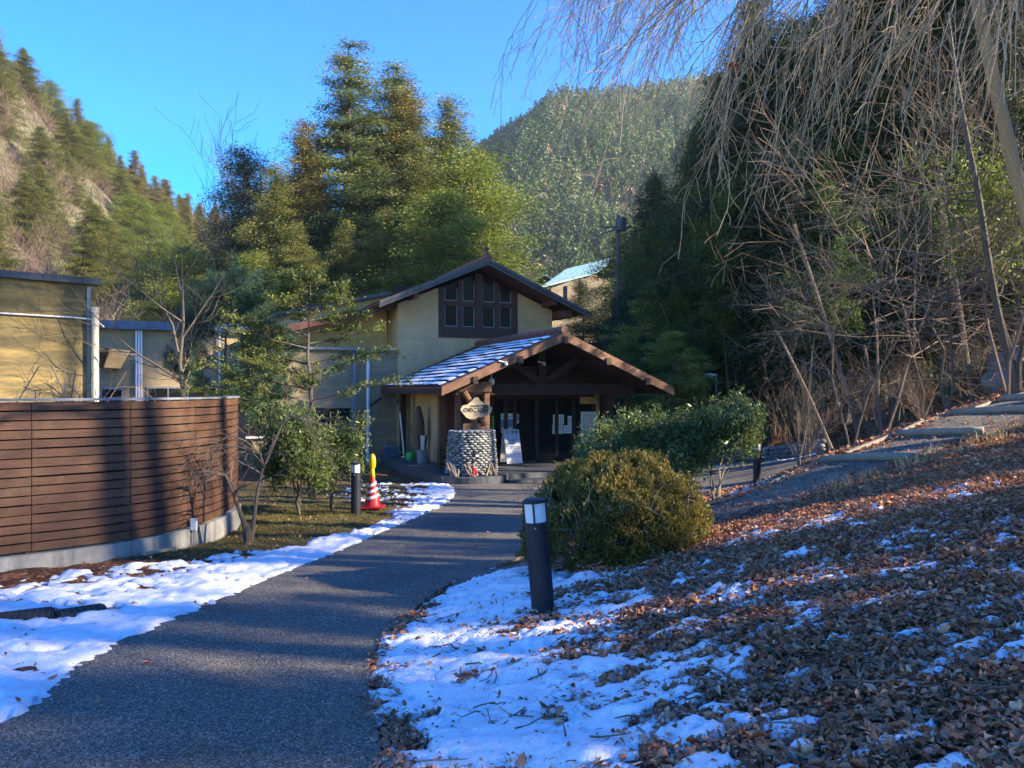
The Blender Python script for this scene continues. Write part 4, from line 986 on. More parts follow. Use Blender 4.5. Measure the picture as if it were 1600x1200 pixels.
# driftwood and ornaments at the foot of the pedestal
g = np.random.default_rng(8)
for k, (px, n, col) in enumerate(((712, 6, 0), (737, 8, 0), (760, 4, 0), (770, 7, 0))):
    u, _ = onv(px, 735, -.28); m = MB()
    for i in range(n):
        a = B(u + g.normal(0, .05), -.34 + g.random() * .12, DK + .02); b = B(u + g.normal(0, .14), -.22 + g.random() * .1, DK + .18 + .22 * g.random()); m.tubes(np.array([a, (np.array(a) + b) / 2 + g.normal(0, .012, 3), b]), [.022, .02, .012], 5, caps=True)
    tag(m.build('driftwood', m_barkp, loc=B(u, -.28, DK + .01)), ['small driftwood heap at the left foot of the cobble pedestal', 'taller driftwood heap behind the red ornament', 'few short sticks right of the red ornament', 'driftwood heap at the right foot of the cobble pedestal'][k], 'driftwood', 'driftwood heaps on the plinth')
u, z = onv(742, 728, -.4); OR_ = empty('ornament', B(u, -.4, DK + .01), 'little figure of a stick with red ribbon in front of the pedestal', 'ornament')
m = MB(); m.tubes(np.array([B(u - .02, -.4, DK + .01), B(u - .03, -.4, DK + .3), B(u - .06, -.4, DK + .52)]), [.03, .035, .015], 7, caps=True); m.build('stick', m_barkp, OR_)
m = MB(); m.ell([B(u - .03, -.4, DK + .2), B(u + .02, -.42, DK + .12), B(u - .05, -.41, DK + .13)], [(.06, .05, .07), (.04, .03, .08), (.035, .03, .07)], None, 8, 6); m.build('ribbon', m_red_p, OR_)
m = MB(); m.ell([B(u - .04, -.4, DK + .42)], [(.05, .05, .07)], None, 8, 6); m.build('cap', m_black, OR_)
u, z = onv(745, 711, -.2); m = MB(); bbox(m, u - .06, u + .06, -.24, -.2, z - .05, z + .08); CB = tag(m.build('meter_box', m_black, loc=B(u, -.2, z)), 'small dark box set in the cobbles above the red ornament', 'box')
m = MB(); bbox(m, u - .045, u + .045, -.25, -.241, z - .045, z + .01); m.build('label_plate', m_white, CB)
# A-frame board
u0, z0 = onv(792, 726, 2.0); u1, _ = onv(816, 726, 2.0); AH = 1.0
AB = empty('menu_board', B((u0 + u1) / 2, 2.1, DK), 'white free-standing board with opening hours and a white bird picture', 'board')
def aq(u, t, side, off=0):   # point on the leaning panel, t 0..1 up
    zz = DK + .07 + t * AH; vv = 2.0 + (.30 * t if side == 0 else .55 - .24 * t) - (off if side == 0 else -off); return B(u, vv, zz)
for side, nm in ((0, 'front_panel'), (1, 'back_panel')):
    m = MB(); o = [aq(u0, 0, side), aq(u1, 0, side), aq(u1, 1, side), aq(u0, 1, side)]; p = [aq(u0, 0, side, .03), aq(u1, 0, side, .03), aq(u1, 1, side, .03), aq(u0, 1, side, .03)]
    m.hexa([o[0], o[1], p[1], p[0], o[3], o[2], p[2], p[3]]); pf = m.build(nm, m_white, AB)
    if side == 0:
        i_ = MB(); a, b = u0 + .03, u1 - .03
        def q4(ua, ub, ta, tb, off): return [aq(ua, ta, 0, off), aq(ub, ta, 0, off), aq(ub, tb, 0, off), aq(ua, tb, 0, off)]
        i_.add(q4(a, b, .03, .97, .034), np.array([[0, 1, 2, 3]])); i_.build('printed_sheet', mk_flat('sheet_lilac', (.62, .66, .80), .6), pf)
        k_ = MB(); gg = np.random.default_rng(2)
        for t in (.83, .76, .70, .66, .62, .57, .48, .42, .36, .31, .27):
            for j in range(5):
                if gg.random() < .35 or (t < .4 and j < 2): continue
                uu = a + .05 + j * (b - a - .08) / 5; k_.add(q4(uu, uu + .05, t, t + .016, .037), np.array([[0, 1, 2, 3]]))
        k_.build('printed_lines', m_ink, pf)
        bd = MB(); B_ = [aq(a + .02, .03, 0, .037), aq(a + .28, .03, 0, .037), aq(a + .22, .16, 0, .037), aq(a + .15, .26, 0, .037), aq(a + .13, .34, 0, .037), aq(a + .07, .37, 0, .037), aq(a + .02, .33, 0, .037)]
        bd.add(B_, np.array([list(range(7))])); bd.build('bird_picture', m_paper, pf)
        cc = bpy.data.curves.new('lettering', 'FONT'); cc.body = '営業時間'; cc.size = .105; cc.align_x = 'CENTER'; cc.align_y = 'CENTER'; cc.offset = .002; cc.materials.append(m_ink)
        to = bpy.data.objects.new('lettering', cc); COL.objects.link(to)
        mw = Matrix.Translation(Vector(aq((a + b) / 2, .91, 0, .042)) - Vector(ORG[pf.name])) @ Matrix.Rotation(BA, 4, 'Z') @ Matrix.Rotation(R(90) - math.atan(.3), 4, 'X'); tomesh(to, pf, mw)
for uu, vv in ((u0 + .05, 2.0), (u1 - .05, 2.0), (u0 + .05, 2.52), (u1 - .05, 2.52)):
    m = MB(); c = B(uu, vv, DK + .035); m.lathe([(0, -.018), (.033, -.018), (.033, .018), (0, .018)], 10, c, M=Matrix.Rotation(R(90), 3, 'Y')); m.build('caster', m_black, AB)
# posters on the doors
def poster(x0, x1, y0, y1, label, parts, mat=m_paper, v=VD - .012):
    a, z1 = onv(x0, y0, v); b, _ = onv(x1, y0, v); _, z0 = onv((x0 + x1) / 2, y1, v); m = MB(); bbox(m, a, b, v - .006, v, z0, z1)
    o = tag(m.build('poster', mat, loc=B((a + b) / 2, v, z0)), label, 'poster', 'notices on the entrance glass'); gg = np.random.default_rng(int(x0))
    for (f0, f1, mt) in parts:
        k = MB()
        if mt == 'lines':
            nl = max(1, int((f1 - f0) * (z1 - z0) / .055))
            for i in range(nl):
                zz = z0 + (z1 - z0) * (f0 + (f1 - f0) * (i + .5) / nl); uu = a + (b - a) * .1
                while uu < b - (b - a) * .12:
                    w_ = .02 + .05 * gg.random(); bbox(k, uu, min(uu + w_, b - .02), v - .0085, v - .0065, zz - .008, zz + .008); uu += w_ + .018
            k.build('printed_lines', m_ink, o)
        else:
            bbox(k, a + .004, b - .004, v - .0085, v - .0065, z0 + (z1 - z0) * f0 + .003, z0 + (z1 - z0) * f1 - .003); k.build('picture', mt, o)
poster(782.5, 801, 646, 676, 'poster with grey heading, blue photo and pink foot left of the door', [(.05, .2, m_ppink), (.25, .7, m_pblue), (.76, .9, 'lines')])
poster(804, 811, 647, 654, 'tiny beige notice, upper of the two beside the blue poster', [(.2, .8, 'lines')], m_pbeige)
poster(802, 810.5, 655.5, 661.5, 'tiny grey notice, lower of the two beside the blue poster', [(.2, .8, 'lines')])
poster(864, 881, 648, 662.5, 'white notice with bold lines, upper left sheet on the right doors', [(.1, .9, 'lines')])
poster(863, 880, 663.5, 678, 'greenish white notice, lower left sheet on the right doors', [(.3, .9, 'lines')], mk_flat('paper_green', (.6, .72, .70), .7))
poster(887, 895.5, 650, 664, 'narrow upright notice, upper right sheet on the right doors', [(.2, .8, 'lines')])
poster(881, 896, 664.5, 677, 'small white notice, lower right sheet on the right doors', [(.15, .9, 'lines')])
poster(907.5, 932, 643.5, 690, 'large white information board with many lines right of the doors', [(.05, .95, 'lines')], m_paper, VD - .06)
# security camera, small lamps
def at(px, py, v): u, z = onv(px, py, v); return u, v, z
u, v, z = at(768, 596, .9); SCm = empty('security_camera', B(u, v, z), 'white dome security camera under the porch eave beside the name board', 'camera')
m = MB(); m.lathe([(0, .08), (.07, .08), (.09, .0), (.085, -.06), (.05, -.1), (0, -.11)], 14, B(u, v, z)); m.build('housing', m_white, SCm)
m = MB(); m.lathe([(0, -.09), (.035, -.1), (.03, -.13), (0, -.14)], 10, B(u + .02, v - .02, z)); m.build('lens', m_black, SCm)
m = MB(); bbar(m, (u, v, z + .07), (u, v, pz(u) - .2), .03, .03); m.build('bracket', m_white, SCm)
for px, py, lab in ((785, 565, 'white spot lamp clipped to the left barge board of the porch'), (845, 566, 'white spot lamp hung inside the dark porch gable')):
    v = -.1 if px < 800 else 1.3
    u, v, z = at(px, py, v); Lm_ = empty('spot_lamp', B(u, v, z), lab, 'lamp', 'small lamps on the porch')
    m = MB(); bbar(m, (u - .1, v, z + .02), (u + .1, v, z - .02), .03, .03); m.build('arm', m_white, Lm_)
    m = MB(); m.lathe([(0, -.06), (.05, -.05), (.025, .04), (0, .05)], 10, B(u + .1, v - .02, z - .04)); m.build('lamp_shade', m_white, Lm_)
# things in the alcove
u, v, z = at(655, 700, 4.6); m = MB()
m.tubes(np.array([B(u, v, DK), B(u + .03, v, DK + .5), B(u - .06, v, DK + .95), B(u, v, DK + 1.3), B(u - .02, v, DK + 1.75)]), [.14, .12, .24, .16, .07], 12, caps=True)
m.tubes(np.array([B(u - .1, v, DK + .9), B(u - .2, v, DK + 1.15), B(u - .1, v, DK + 1.4)]), [.06, .05, .03], 7, caps=True)
tag(m.build('wood_carving', m_bwood, loc=B(u, v, DK), smooth=True), 'gnarled upright wooden carving in the dark alcove left of the porch post', 'carving')
u, v, z = at(660, 718, 3.9); US = empty('umbrella_stand', B(u, v, DK), 'metal umbrella stand with grey umbrellas in the alcove', 'umbrella stand')
m = MB(); m.lathe([(.0, 0), (.16, 0), (.17, .42), (.15, .42), (.14, .03), (0, .03)], 14, B(u, v, DK)); m.build('holder', m_grey, US)
for k in range(4):
    m = MB(); a = B(u + .05 * math.cos(k * 1.6), v + .05 * math.sin(k * 1.6), DK + .05); b = B(u + .13 * math.cos(k * 1.6), v + .1 * math.sin(k * 1.6), DK + .85); m.tubes(np.array([a, b]), [.02, .035], 7, caps=True); m.build('umbrella', m_white if k % 2 else m_navy, US)
u, v, z = at(642, 716, 5.0); GC_ = empty('watering_can', B(u, v, DK), 'bright green plastic watering can on the alcove floor', 'watering can')
m = MB(); m.lathe([(0, 0), (.15, 0), (.17, .1), (.15, .24), (.05, .27), (0, .27)], 14, B(u, v, DK)); m.build('body', m_green, GC_)
m = MB(); m.tubes(np.array([B(u - .12, v - .02, DK + .06), B(u - .26, v - .04, DK + .2), B(u - .38, v - .06, DK + .3)]), [.03, .02, .015], 7, caps=True); m.build('spout', m_green, GC_)
m = MB(); m.tubes(np.array([B(u + .13, v, DK + .05), B(u + .24, v, DK + .18), B(u + .2, v, DK + .3), B(u + .08, v, DK + .28)]), np.full(4, .018), 6); m.build('handle', m_green, GC_)
u, v, z = at(627, 700, 6.1); m = MB(); m.tubes(np.array([B(u + .1, v, DK), B(u - .02, v + .1, DK + 1.5)]), [.028, .028], 8, caps=True); m.lathe([(0, 0), (.1, 0), (.1, .03), (0, .03)], 10, B(u + .1, v, DK)); tag(m.build('pole', m_white, loc=B(u + .1, v, DK)), 'white pole leaning at the corner of the plaster wall and alcove', 'pole')
u, v, z = at(611, 714, 6.6); BXo = empty('storage_box', B(u, v, DK), 'pale blue grey storage box with handle on the deck by the wall', 'box')
m = MB(); bbox(m, u - .22, u + .22, v - .15, v + .15, DK, DK + .32); m.build('body', m_blueroof, BXo)
m = MB(); bbox(m, u - .24, u + .24, v - .17, v + .17, DK + .323, DK + .37); m.build('lid', m_grey, BXo)
m = MB(); m.tubes(np.array([B(u - .1, v, DK + .36), B(u - .08, v, DK + .46), B(u + .08, v, DK + .46), B(u + .1, v, DK + .36)]), np.full(4, .012), 5); m.build('handle', m_black, BXo)
u, v, z = at(697, 715, 1.9); RK = empty('shoe_rack', B(u, v, DK), 'dark wire rack between the porch post and the cobble pedestal', 'rack')
for k in range(4):
    m = MB(); uu = u - .17 + .34 * (k % 2); vv = v + .25 * (k // 2); m.tubes(np.array([B(uu, vv, DK), B(uu, vv, DK + .65), B(uu + .04, vv, DK + .72)]), np.full(3, .014), 5); m.build('leg', m_black, RK)
for k in range(3):
    m = MB(); bbox(m, u - .17, u + .17, v, v + .25, DK + .12 + .2 * k, DK + .14 + .2 * k); m.build('shelf', m_black, RK)
u, v, z = at(771, 668, 1.3); GS = empty('thermometer_strip', B(u, v, z - .25), 'bright green toothed strip fixed beside the name board', 'strip')
m = MB(); bbox(m, u - .012, u + .012, v - .01, v + .01, z - .35, z + .33); m.build('strip', m_green, GS)
m = MB(); [bbox(m, u - .07, u - .013, v - .008, v + .008, z - .3 + .1 * k, z - .28 + .1 * k) for k in range(7)]; m.build('tooth', m_green, GS)
u, v, z = at(884, 736, -.1); x_, y_, _ = B(u, v, 0); gx, gy = np.meshgrid(np.linspace(-.2, .2, 16), np.linspace(-.15, .15, 12)); m = MB(); m.grid(np.stack([x_ + gx, y_ + gy, DK - .12 + .09 * (fbm(gx * 6, gy * 6, 3, 3) + .6) * (1 - (gx / .2) ** 4)], -1)); tag(m.build('cloth', m_bluecloth, loc=(x_, y_, DK - .13), smooth=True), 'crumpled bright blue cloth lying on the porch step', 'cloth')

# ---- left annex, cream pipe, cable
AN0, AN1 = np.array((-9.33, 14.0)), np.array((-8.15, 15.04)); ad = nrm(AN1 - AN0); an = np.array((-ad[1], ad[0]))
def AP(s, t, z): q = AN1 + ad * s + an * t; return (q[0], q[1], z)
AN = empty('annex_building', AP(-3, 3, -.8), 'stained yellow rendered annex block with grey coping behind the slatted fence', 'building')
def abox(m, s0, s1, t0, t1, z0, z1): m.hexa([AP(s0, t0, z0), AP(s1, t0, z0), AP(s1, t1, z0), AP(s0, t1, z0), AP(s0, t0, z1), AP(s1, t0, z1), AP(s1, t1, z1), AP(s0, t1, z1)])
ZT = EYE + 2.06
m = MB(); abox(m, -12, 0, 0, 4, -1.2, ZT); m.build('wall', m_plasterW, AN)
m = MB(); abox(m, -12.1, .08, -.08, 4.1, ZT + .002, ZT + .13); m.build('coping', m_slate, AN)
m = MB(); abox(m, -.16, -.1, -.03, -.002, -1.1, ZT - .05); m.build('drip_strip', m_grey, AN)
m = MB(); q = [AP(-12, -.05, ZT - .62), AP(-6, -.05, ZT - .64), AP(-.4, -.05, ZT - .66), AP(-.02, -.05, ZT - .68), AP(.12, -.12, ZT - .82)]; m.tubes(np.array(q), np.full(5, .016), 6); m.build('cable', m_white, AN)
pp = P(149, 480, 14.9); m = MB(); m.lathe([(.0, 0), (.062, 0), (.062, pp[2] + .8 - .35), (.07, pp[2] + .8 - .34), (.07, pp[2] + .8 - .24), (.062, pp[2] + .8 - .23), (.062, pp[2] + .8 - .12), (.075, pp[2] + .8 - .11), (.075, pp[2] + .8), (0, pp[2] + .8)], 18, (pp[0], pp[1], -.8)); tag(m.build('vent_pipe', m_pipe, loc=(pp[0], pp[1], -.8), smooth=False), 'thick cream vent pipe standing at the right corner of the yellow annex', 'pipe')
# canopy piece between
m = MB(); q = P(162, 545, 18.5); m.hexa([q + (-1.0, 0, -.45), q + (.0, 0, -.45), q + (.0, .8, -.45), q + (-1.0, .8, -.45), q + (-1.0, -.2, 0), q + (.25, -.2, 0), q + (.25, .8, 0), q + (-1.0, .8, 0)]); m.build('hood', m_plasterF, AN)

# ---- slatted fence
FC = catmull([(-9.4, 3.6), (-7.4, 5.6), (-6.0, 7.1), (-5.2, 7.9), (-4.6, 8.45), (-4.2, 9.05), (-3.98, 9.9), (-4.0, 10.8), (-4.18, 11.6), (-4.38, 12.2)], 200)
sl_ = np.r_[0, np.cumsum(np.linalg.norm(np.diff(FC, axis=0), axis=1))]; FL = sl_[-1]
def fp(s, off=0):
    x = np.interp(s, sl_, FC[:, 0]); y = np.interp(s, sl_, FC[:, 1]); x2 = np.interp(s + .05, sl_, FC[:, 0]); y2 = np.interp(s + .05, sl_, FC[:, 1]); x1 = np.interp(s - .05, sl_, FC[:, 0]); y1 = np.interp(s - .05, sl_, FC[:, 1])
    t = nrm(np.stack([x2 - x1, y2 - y1], -1)); return x + t[..., 1] * off, y - t[..., 0] * off      # positive off = towards the path
FT, FB = 1.335, -.235
FE = empty('slatted_fence', (*fp(FL * .6), -.5), 'curving fence of brown horizontal boards on a concrete footing', 'fence')
def strip(m, s0, s1, o0, o1, z0, z1, r=.5, n=None):
    n = n or max(3, int((s1 - s0) / .12)); s = np.linspace(s0, s1, n); a = fp(s, o0); b = fp(s, o1)
    z0 = z0 if callable(z0) else (lambda x, y, q=z0: np.full(len(x), q)); z1f = np.full(n, z1)
    V = np.stack([np.stack([b[0], b[1], z0(b[0], b[1])], -1), np.stack([b[0], b[1], z1f], -1), np.stack([a[0], a[1], z1f], -1), np.stack([a[0], a[1], z0(a[0], a[1])], -1)], 1)
    idx = np.arange(n * 4).reshape(n, 4); nx = np.roll(idx, -1, 1)
    F = np.stack([idx[:-1], nx[:-1], nx[1:], idx[1:]], -1).reshape(-1, 4)
    m.add(V, [F, idx[:1, ::-1], idx[-1:]], r)
ps = np.arange(.35, FL + .1, .98); ps = list(ps[ps < FL - .4]) + [FL - .06]
g = np.random.default_rng(17); NS = 16; ph = (FT - FB) / NS
for k, s in enumerate(ps):
    m = MB(); strip(m, s - .055, s + .055, -.02, .0045, FB - .02, FT - .01, .3, 3); m.build('post', m_fence, FE)
for k in range(len(ps) - 1):
    m = MB()
    for j in range(NS):
        z0 = FB + j * ph + .004; strip(m, ps[k] + .004, ps[k + 1] - .004, .006 + g.normal(0, .0015), .034 + g.normal(0, .002), z0 + g.normal(0, .002), z0 + ph - .0155 + g.normal(0, .0015), g.random())
    m.build('slat_panel', m_fence, FE)
m = MB(); strip(m, 0, FL - .02, -.075, -.06, FB, FT - .01); m.build('gap_shade_sheet', m_dark, FE)
m = MB(); strip(m, 0, FL + .02, -.08, .055, FT + .004, FT + .03); m.build('cap_rail', m_grey, FE)
m = MB(); strip(m, 0, FL, -.06, .075, lambda x, y: terr(x, y) - .2, FB - .024); m.build('footing', m_conc, FE)
# dark sheet added behind the fence slats stands in for shade in the gaps
q = P(303, 842, 9.5); JB = empty('junction_box', (q[0], q[1], terr(q[0], q[1])), 'small white junction box on a short stake at the fence footing', 'box')
m = MB(); zg = terr(q[0], q[1]); m.box(q[0] - .035, q[0] + .035, q[1] - .02, q[1] + .02, zg + .2, zg + .34); m.build('box', m_white, JB)
m = MB(); m.tubes(np.array([(q[0], q[1], zg - .05), (q[0], q[1], zg + .2)]), [.012, .012], 6); m.build('stake', m_grey, JB)
a, b = P(225, 869, 8.65), P(272, 860, 9.05); a[2] = terr(a[0], a[1]) + .04; b[2] = terr(b[0], b[1]) + .045; m = MB(); m.bar(a, b, .05, .03); tag(m.build('plank', m_board, loc=a), 'pale wooden plank lying on the grass by the fence footing', 'plank')
# drain grates
for k, (xa, ya, xb, yb, lab) in enumerate(((-14, 974, 78, 965, 'long steel drain grate in the snow, the one cut by the left frame edge'), (99, 967, 168, 958, 'short steel drain grate in the snow, right of the longer one'))):
    a, b = P(xa, ya, 1740 / (ya - 670)), P(xb, yb, 1740 / (yb - 670)); za = max(terr(a[0], a[1]), terr(b[0], b[1])) + .010
    t = nrm((b - a)[:2]); nn = np.array((-t[1], t[0])); L = np.linalg.norm((b - a)[:2]); wd_ = .26
    GR = empty('drain_grate', (a[0], a[1], za), lab, 'drain grate', 'drain grates beside the path')
    def gp(s, w, z): q = a[:2] + t * s + nn * w; return (q[0], q[1], z)
    def gb(m, s0, s1, w0, w1, z0, z1): m.hexa([gp(s0, w0, z0), gp(s1, w0, z0), gp(s1, w1, z0), gp(s0, w1, z0), gp(s0, w0, z1), gp(s1, w0, z1), gp(s1, w1, z1), gp(s0, w1, z1)])
    m = MB(); 
    for i in range(int(L / .045) + 1): gb(m, i * .045, i * .045 + .013, 0, wd_, za - .007, za)
    for j in range(6): gb(m, 0, L, j * wd_ / 5 - .006, j * wd_ / 5 + .006, za - .006, za + .003)
    m.build('bars', m_gr, GR)
    m = MB(); gb(m, -.02, L + .02, -.02, wd_ + .02, za - .06, za - .010); m.build('pit_shade', m_black, GR)  # solid black slab under the bars stands in for the darkness below

# ---- bollards
def bollard(lab):
    e = empty('bollard_light', (0, 0, 0), lab, 'bollard light', 'bollard lights along the paths')
    m = MB(); m.lathe([(.0, -.15), (.082, -.15), (.082, .69), (.078, .70), (.0, .70)], 32, (0, 0, 0)); m.build('post', m_navy, e, smooth=False)
    m = MB(); m.lathe([(.0, .70), (.074, .70), (.074, .835), (.0, .835)], 32, (0, 0, 0)); le = m.build('lens', m_lens, e)
    for k in range(4): m = MB(); a = k * math.pi / 2 + R(80); c_, s__ = math.cos(a), math.sin(a); m.bar((c_ * .078, s__ * .078, .70), (c_ * .078, s__ * .078, .835), .012, .014, up=(c_, s__, 0)); m.build('cage_bar', m_navy, e)
    m = MB(); m.lathe([(.0, .835), (.086, .835), (.086, .852), (.07, .862), (.0, .864)], 32, (0, 0, 0)); m.build('cap', m_navy, e)
    m = MB(); m.ell([(-.01, -.082, .665)], [(.005, .004, .005)], None, 8, 6); m.build('screw', m_white, e)
    return e
b0 = bollard('nearest dark bollard light, leaning slightly, in front of the clipped azalea')
q = P(850, 968, 5.45); b0.location = (q[0], q[1], q[2] + .0); b0.rotation_euler = (R(.5), R(-4.6), 0)
s0 = .86
for px, py, d, lab, zz in ((556, 803, 12.9, 'bollard light with lamp half hidden by shrub leaves, left of the traffic cone', None), (1183, 755, 16.2, 'bollard light standing at the edge of the asphalt yard', None), (1284, 712, 24, 'farthest bollard light, behind the bare bush near the dark forest', None)):
    q = P(px, py, d); c = copy_tree(b0, (q[0], q[1], q[2]), rz=.1 * d, label=lab); c.rotation_euler = (0, 0, 0)
# ---- cone with lamp
q = P(582, 795, 13.9); q[2] = terr(q[0], q[1]) + .03
CN = empty('traffic_cone', q, 'red traffic cone with silver stripes and a yellow warning lamp on top', 'traffic cone')
m = MB(); n = 4; m.box(q[0] - .2, q[0] + .2, q[1] - .2, q[1] + .2, q[2], q[2] + .025); m.lathe([(.0, .0), (.17, .0), (.15, .03), (.045, .52), (.0, .52)], 28, q + (0, 0, .024)); m.build('cone', m_red_p, CN)
for k, (h0, h1) in enumerate(((.16, .21), (.27, .32), (.38, .43))):
    m = MB(); nn_ = 28; ang = np.arange(nn_) * 6.2832 / nn_; V = []
    for hh in (h0, h1):
        sl2 = hh + .035 * np.cos(ang - .6); rr = .15 + (.045 - .15) * (sl2 - .03) / .49 + .005; V.append(np.stack([q[0] + rr * np.cos(ang), q[1] + rr * np.sin(ang), q[2] + .024 + sl2], -1))
    idx = np.arange(nn_ * 2).reshape(2, nn_); nx = np.roll(idx, -1, 1); m.add(np.stack(V), np.stack([idx[0], nx[0], nx[1], idx[1]], -1)); m.build('stripe', m_refl, CN)
m = MB(); m.lathe([(0, .54), (.048, .54), (.034, .66), (.03, .70), (0, .70)], 18, q); m.build('lamp_base', m_yel, CN, smooth=True)
m = MB(); m.ell([q + (0, 0, .82)], [(.062, .045, .15)], None, 18, 12); m.build('lamp', m_yel, CN, smooth=True)
# ---- street lamp
q = P(1119, 690, 27.5); SLp = empty('street_lamp', q, 'slim street lamp with a flat white head against the dark bamboo', 'street lamp')
h_ = P(1119, 588, 27.5)[2]; m = MB(); m.tubes(np.array([q, (q[0], q[1], h_)]), [.045, .035], 8); m.build('pole', m_grey, SLp)
m = MB(); m.tubes(np.array([(q[0], q[1], h_), (q[0] - .15, q[1], h_ + .05)]), [.025, .025], 6); m.build('arm', m_grey, SLp)
m = MB(); m.ell([(q[0] - .2, q[1], h_ + .05)], [(.24, .11, .055)], None, 14, 8); m.build('lamp_head', m_white, SLp, smooth=True)
# ---- stone wall round the yard
g = np.random.default_rng(23); CC, RR = [], []
wp = catmull([(6.4, 25.9), (7.6, 25.3), (8.6, 24.3), (9.2, 22.8)], 60)
for i in range(60):
    for k in range(4): CC.append((wp[i][0] + g.normal(0, .04), wp[i][1] + g.normal(0, .04), terr(wp[i][0], wp[i][1]) + .05 + k * .13)); RR.append((.09 + .04 * g.random(), .09, .075))
m = MB(); m.ell(CC, RR, g.random(len(CC)) * .5, 8, 5); tag(m.build('stone_wall', m_stone, loc=(7.6, 25.3, terr(7.6, 25.3)), smooth=True), 'low dry wall of round dark stones curving round the yard', 'wall')
q = P(1150, 690, 27); EB = empty('equipment_box', (q[0], q[1], terr(q[0], q[1])), 'weathered grey equipment cabinet with dark slots behind the yard wall', 'cabinet'); zg = terr(q[0], q[1])
m = MB(); m.box(q[0] - .3, q[0] + .3, q[1] - .2, q[1] + .2, zg - .2, q[2] + .3); m.build('body', m_grey, EB)
m = MB(); [m.box(q[0] - .2, q[0] + .2, q[1] - .215, q[1] - .202, q[2] - .05 + .12 * k, q[2] + .0 + .12 * k) for k in range(2)]; m.build('slot', m_black, EB)
q = P(1131, 700, 25.5); m = MB(); zg = terr(q[0], q[1]); m.box(q[0] - .13, q[0] + .13, q[1] - .13, q[1] + .13, zg - .1, P(0, 664, 25.5)[2]); m.box(q[0] - .17, q[0] + .17, q[1] - .17, q[1] + .17, P(0, 664, 25.5)[2] + .002, P(0, 664, 25.5)[2] + .05); tag(m.build('gate_post', m_bwood, loc=(q[0], q[1], zg)), 'square brown timber post at the back of the yard', 'post')
# ---- log edging and log steps
def logm(name, pts, r, lab, grp):
    pts = np.array([(x, y, terr(x, y) + lift) for x, y, lift in pts]); m = MB(); pts = catmull(pts, 9); m.tubes(pts, r * (1 + .12 * fbm(np.arange(9) * .9, np.zeros(9), int(pts[0, 0] * 10) % 97, 2)), 10, r=.6, caps=True)
    tag(m.build(name, m_log, loc=pts[4], smooth=True), lab, 'log', grp)
def sp(tt): j = int(tt * 139); return SN[j], SF[j]
for k, tt in enumerate((.40, .52, .63, .72, .82)):
    a, b = sp(tt); lab = ['lowest log riser across the climbing path, bowed with snow beside it', 'second log riser up the climbing path', 'third log riser up the climbing path', 'fourth log riser, beside the grass tufts high on the path', 'topmost log riser near the right frame edge'][k]
    logm('log_step', [(a[0] + .15, a[1] + .05, .05), ((a[0] + b[0]) / 2, (a[1] + b[1]) / 2 - .06, .055), (b[0] - .05, b[1], .05)], .055, lab, 'log steps on the climbing path')
for k in range(7):
    j0 = int((.22 + .1 * k) * 139); j1 = int((.22 + .1 * (k + .92)) * 139)
    p_ = [(SF[j][0] - .06, SF[j][1] + .08, .02 + .02 * math.sin(j * 1.7)) for j in (j0, (j0 + j1) // 2, j1)]
    logm('edging_log', p_, .04, ['lowest edging log beside the azalea end of the climbing path', 'second edging log, below the first riser', 'third edging log from the bottom of the climbing path', 'middle edging log of the climbing path', 'fifth edging log up the climbing path', 'sixth edging log, just below the boulder', 'topmost edging log by the right frame edge'][k], 'log edging of the climbing path')
# ---- boulder by the forest
g = np.random.default_rng(2); q = P(1562, 570, 18)
m = MB(); th = np.linspace(0.02, 3.12, 26); phh = np.linspace(0, 6.2832, 40); T_, Ph = np.meshgrid(th, phh, indexing='ij')
rr = 1 + .35 * fbm(Ph * 1.2 + 5, T_ * 2, 4, 4) + .28 * fbm(Ph * 4, T_ * 5, 9, 4)
Vv = np.stack([q[0] + .9 + .85 * rr * np.sin(T_) * np.cos(Ph), q[1] + .5 + .8 * rr * np.sin(T_) * np.sin(Ph), q[2] - .5 + .95 * rr * np.cos(T_)], -1); m.grid(Vv, .3 + .7 * fbm(Ph * 2, T_ * 3, 6, 3))
tag(m.build('boulder', m_rock, loc=(q[0] + .7, q[1] + .5, terr(q[0], q[1])), smooth=True), 'large pale mossy boulder at the top of the bank by the right edge', 'rock')
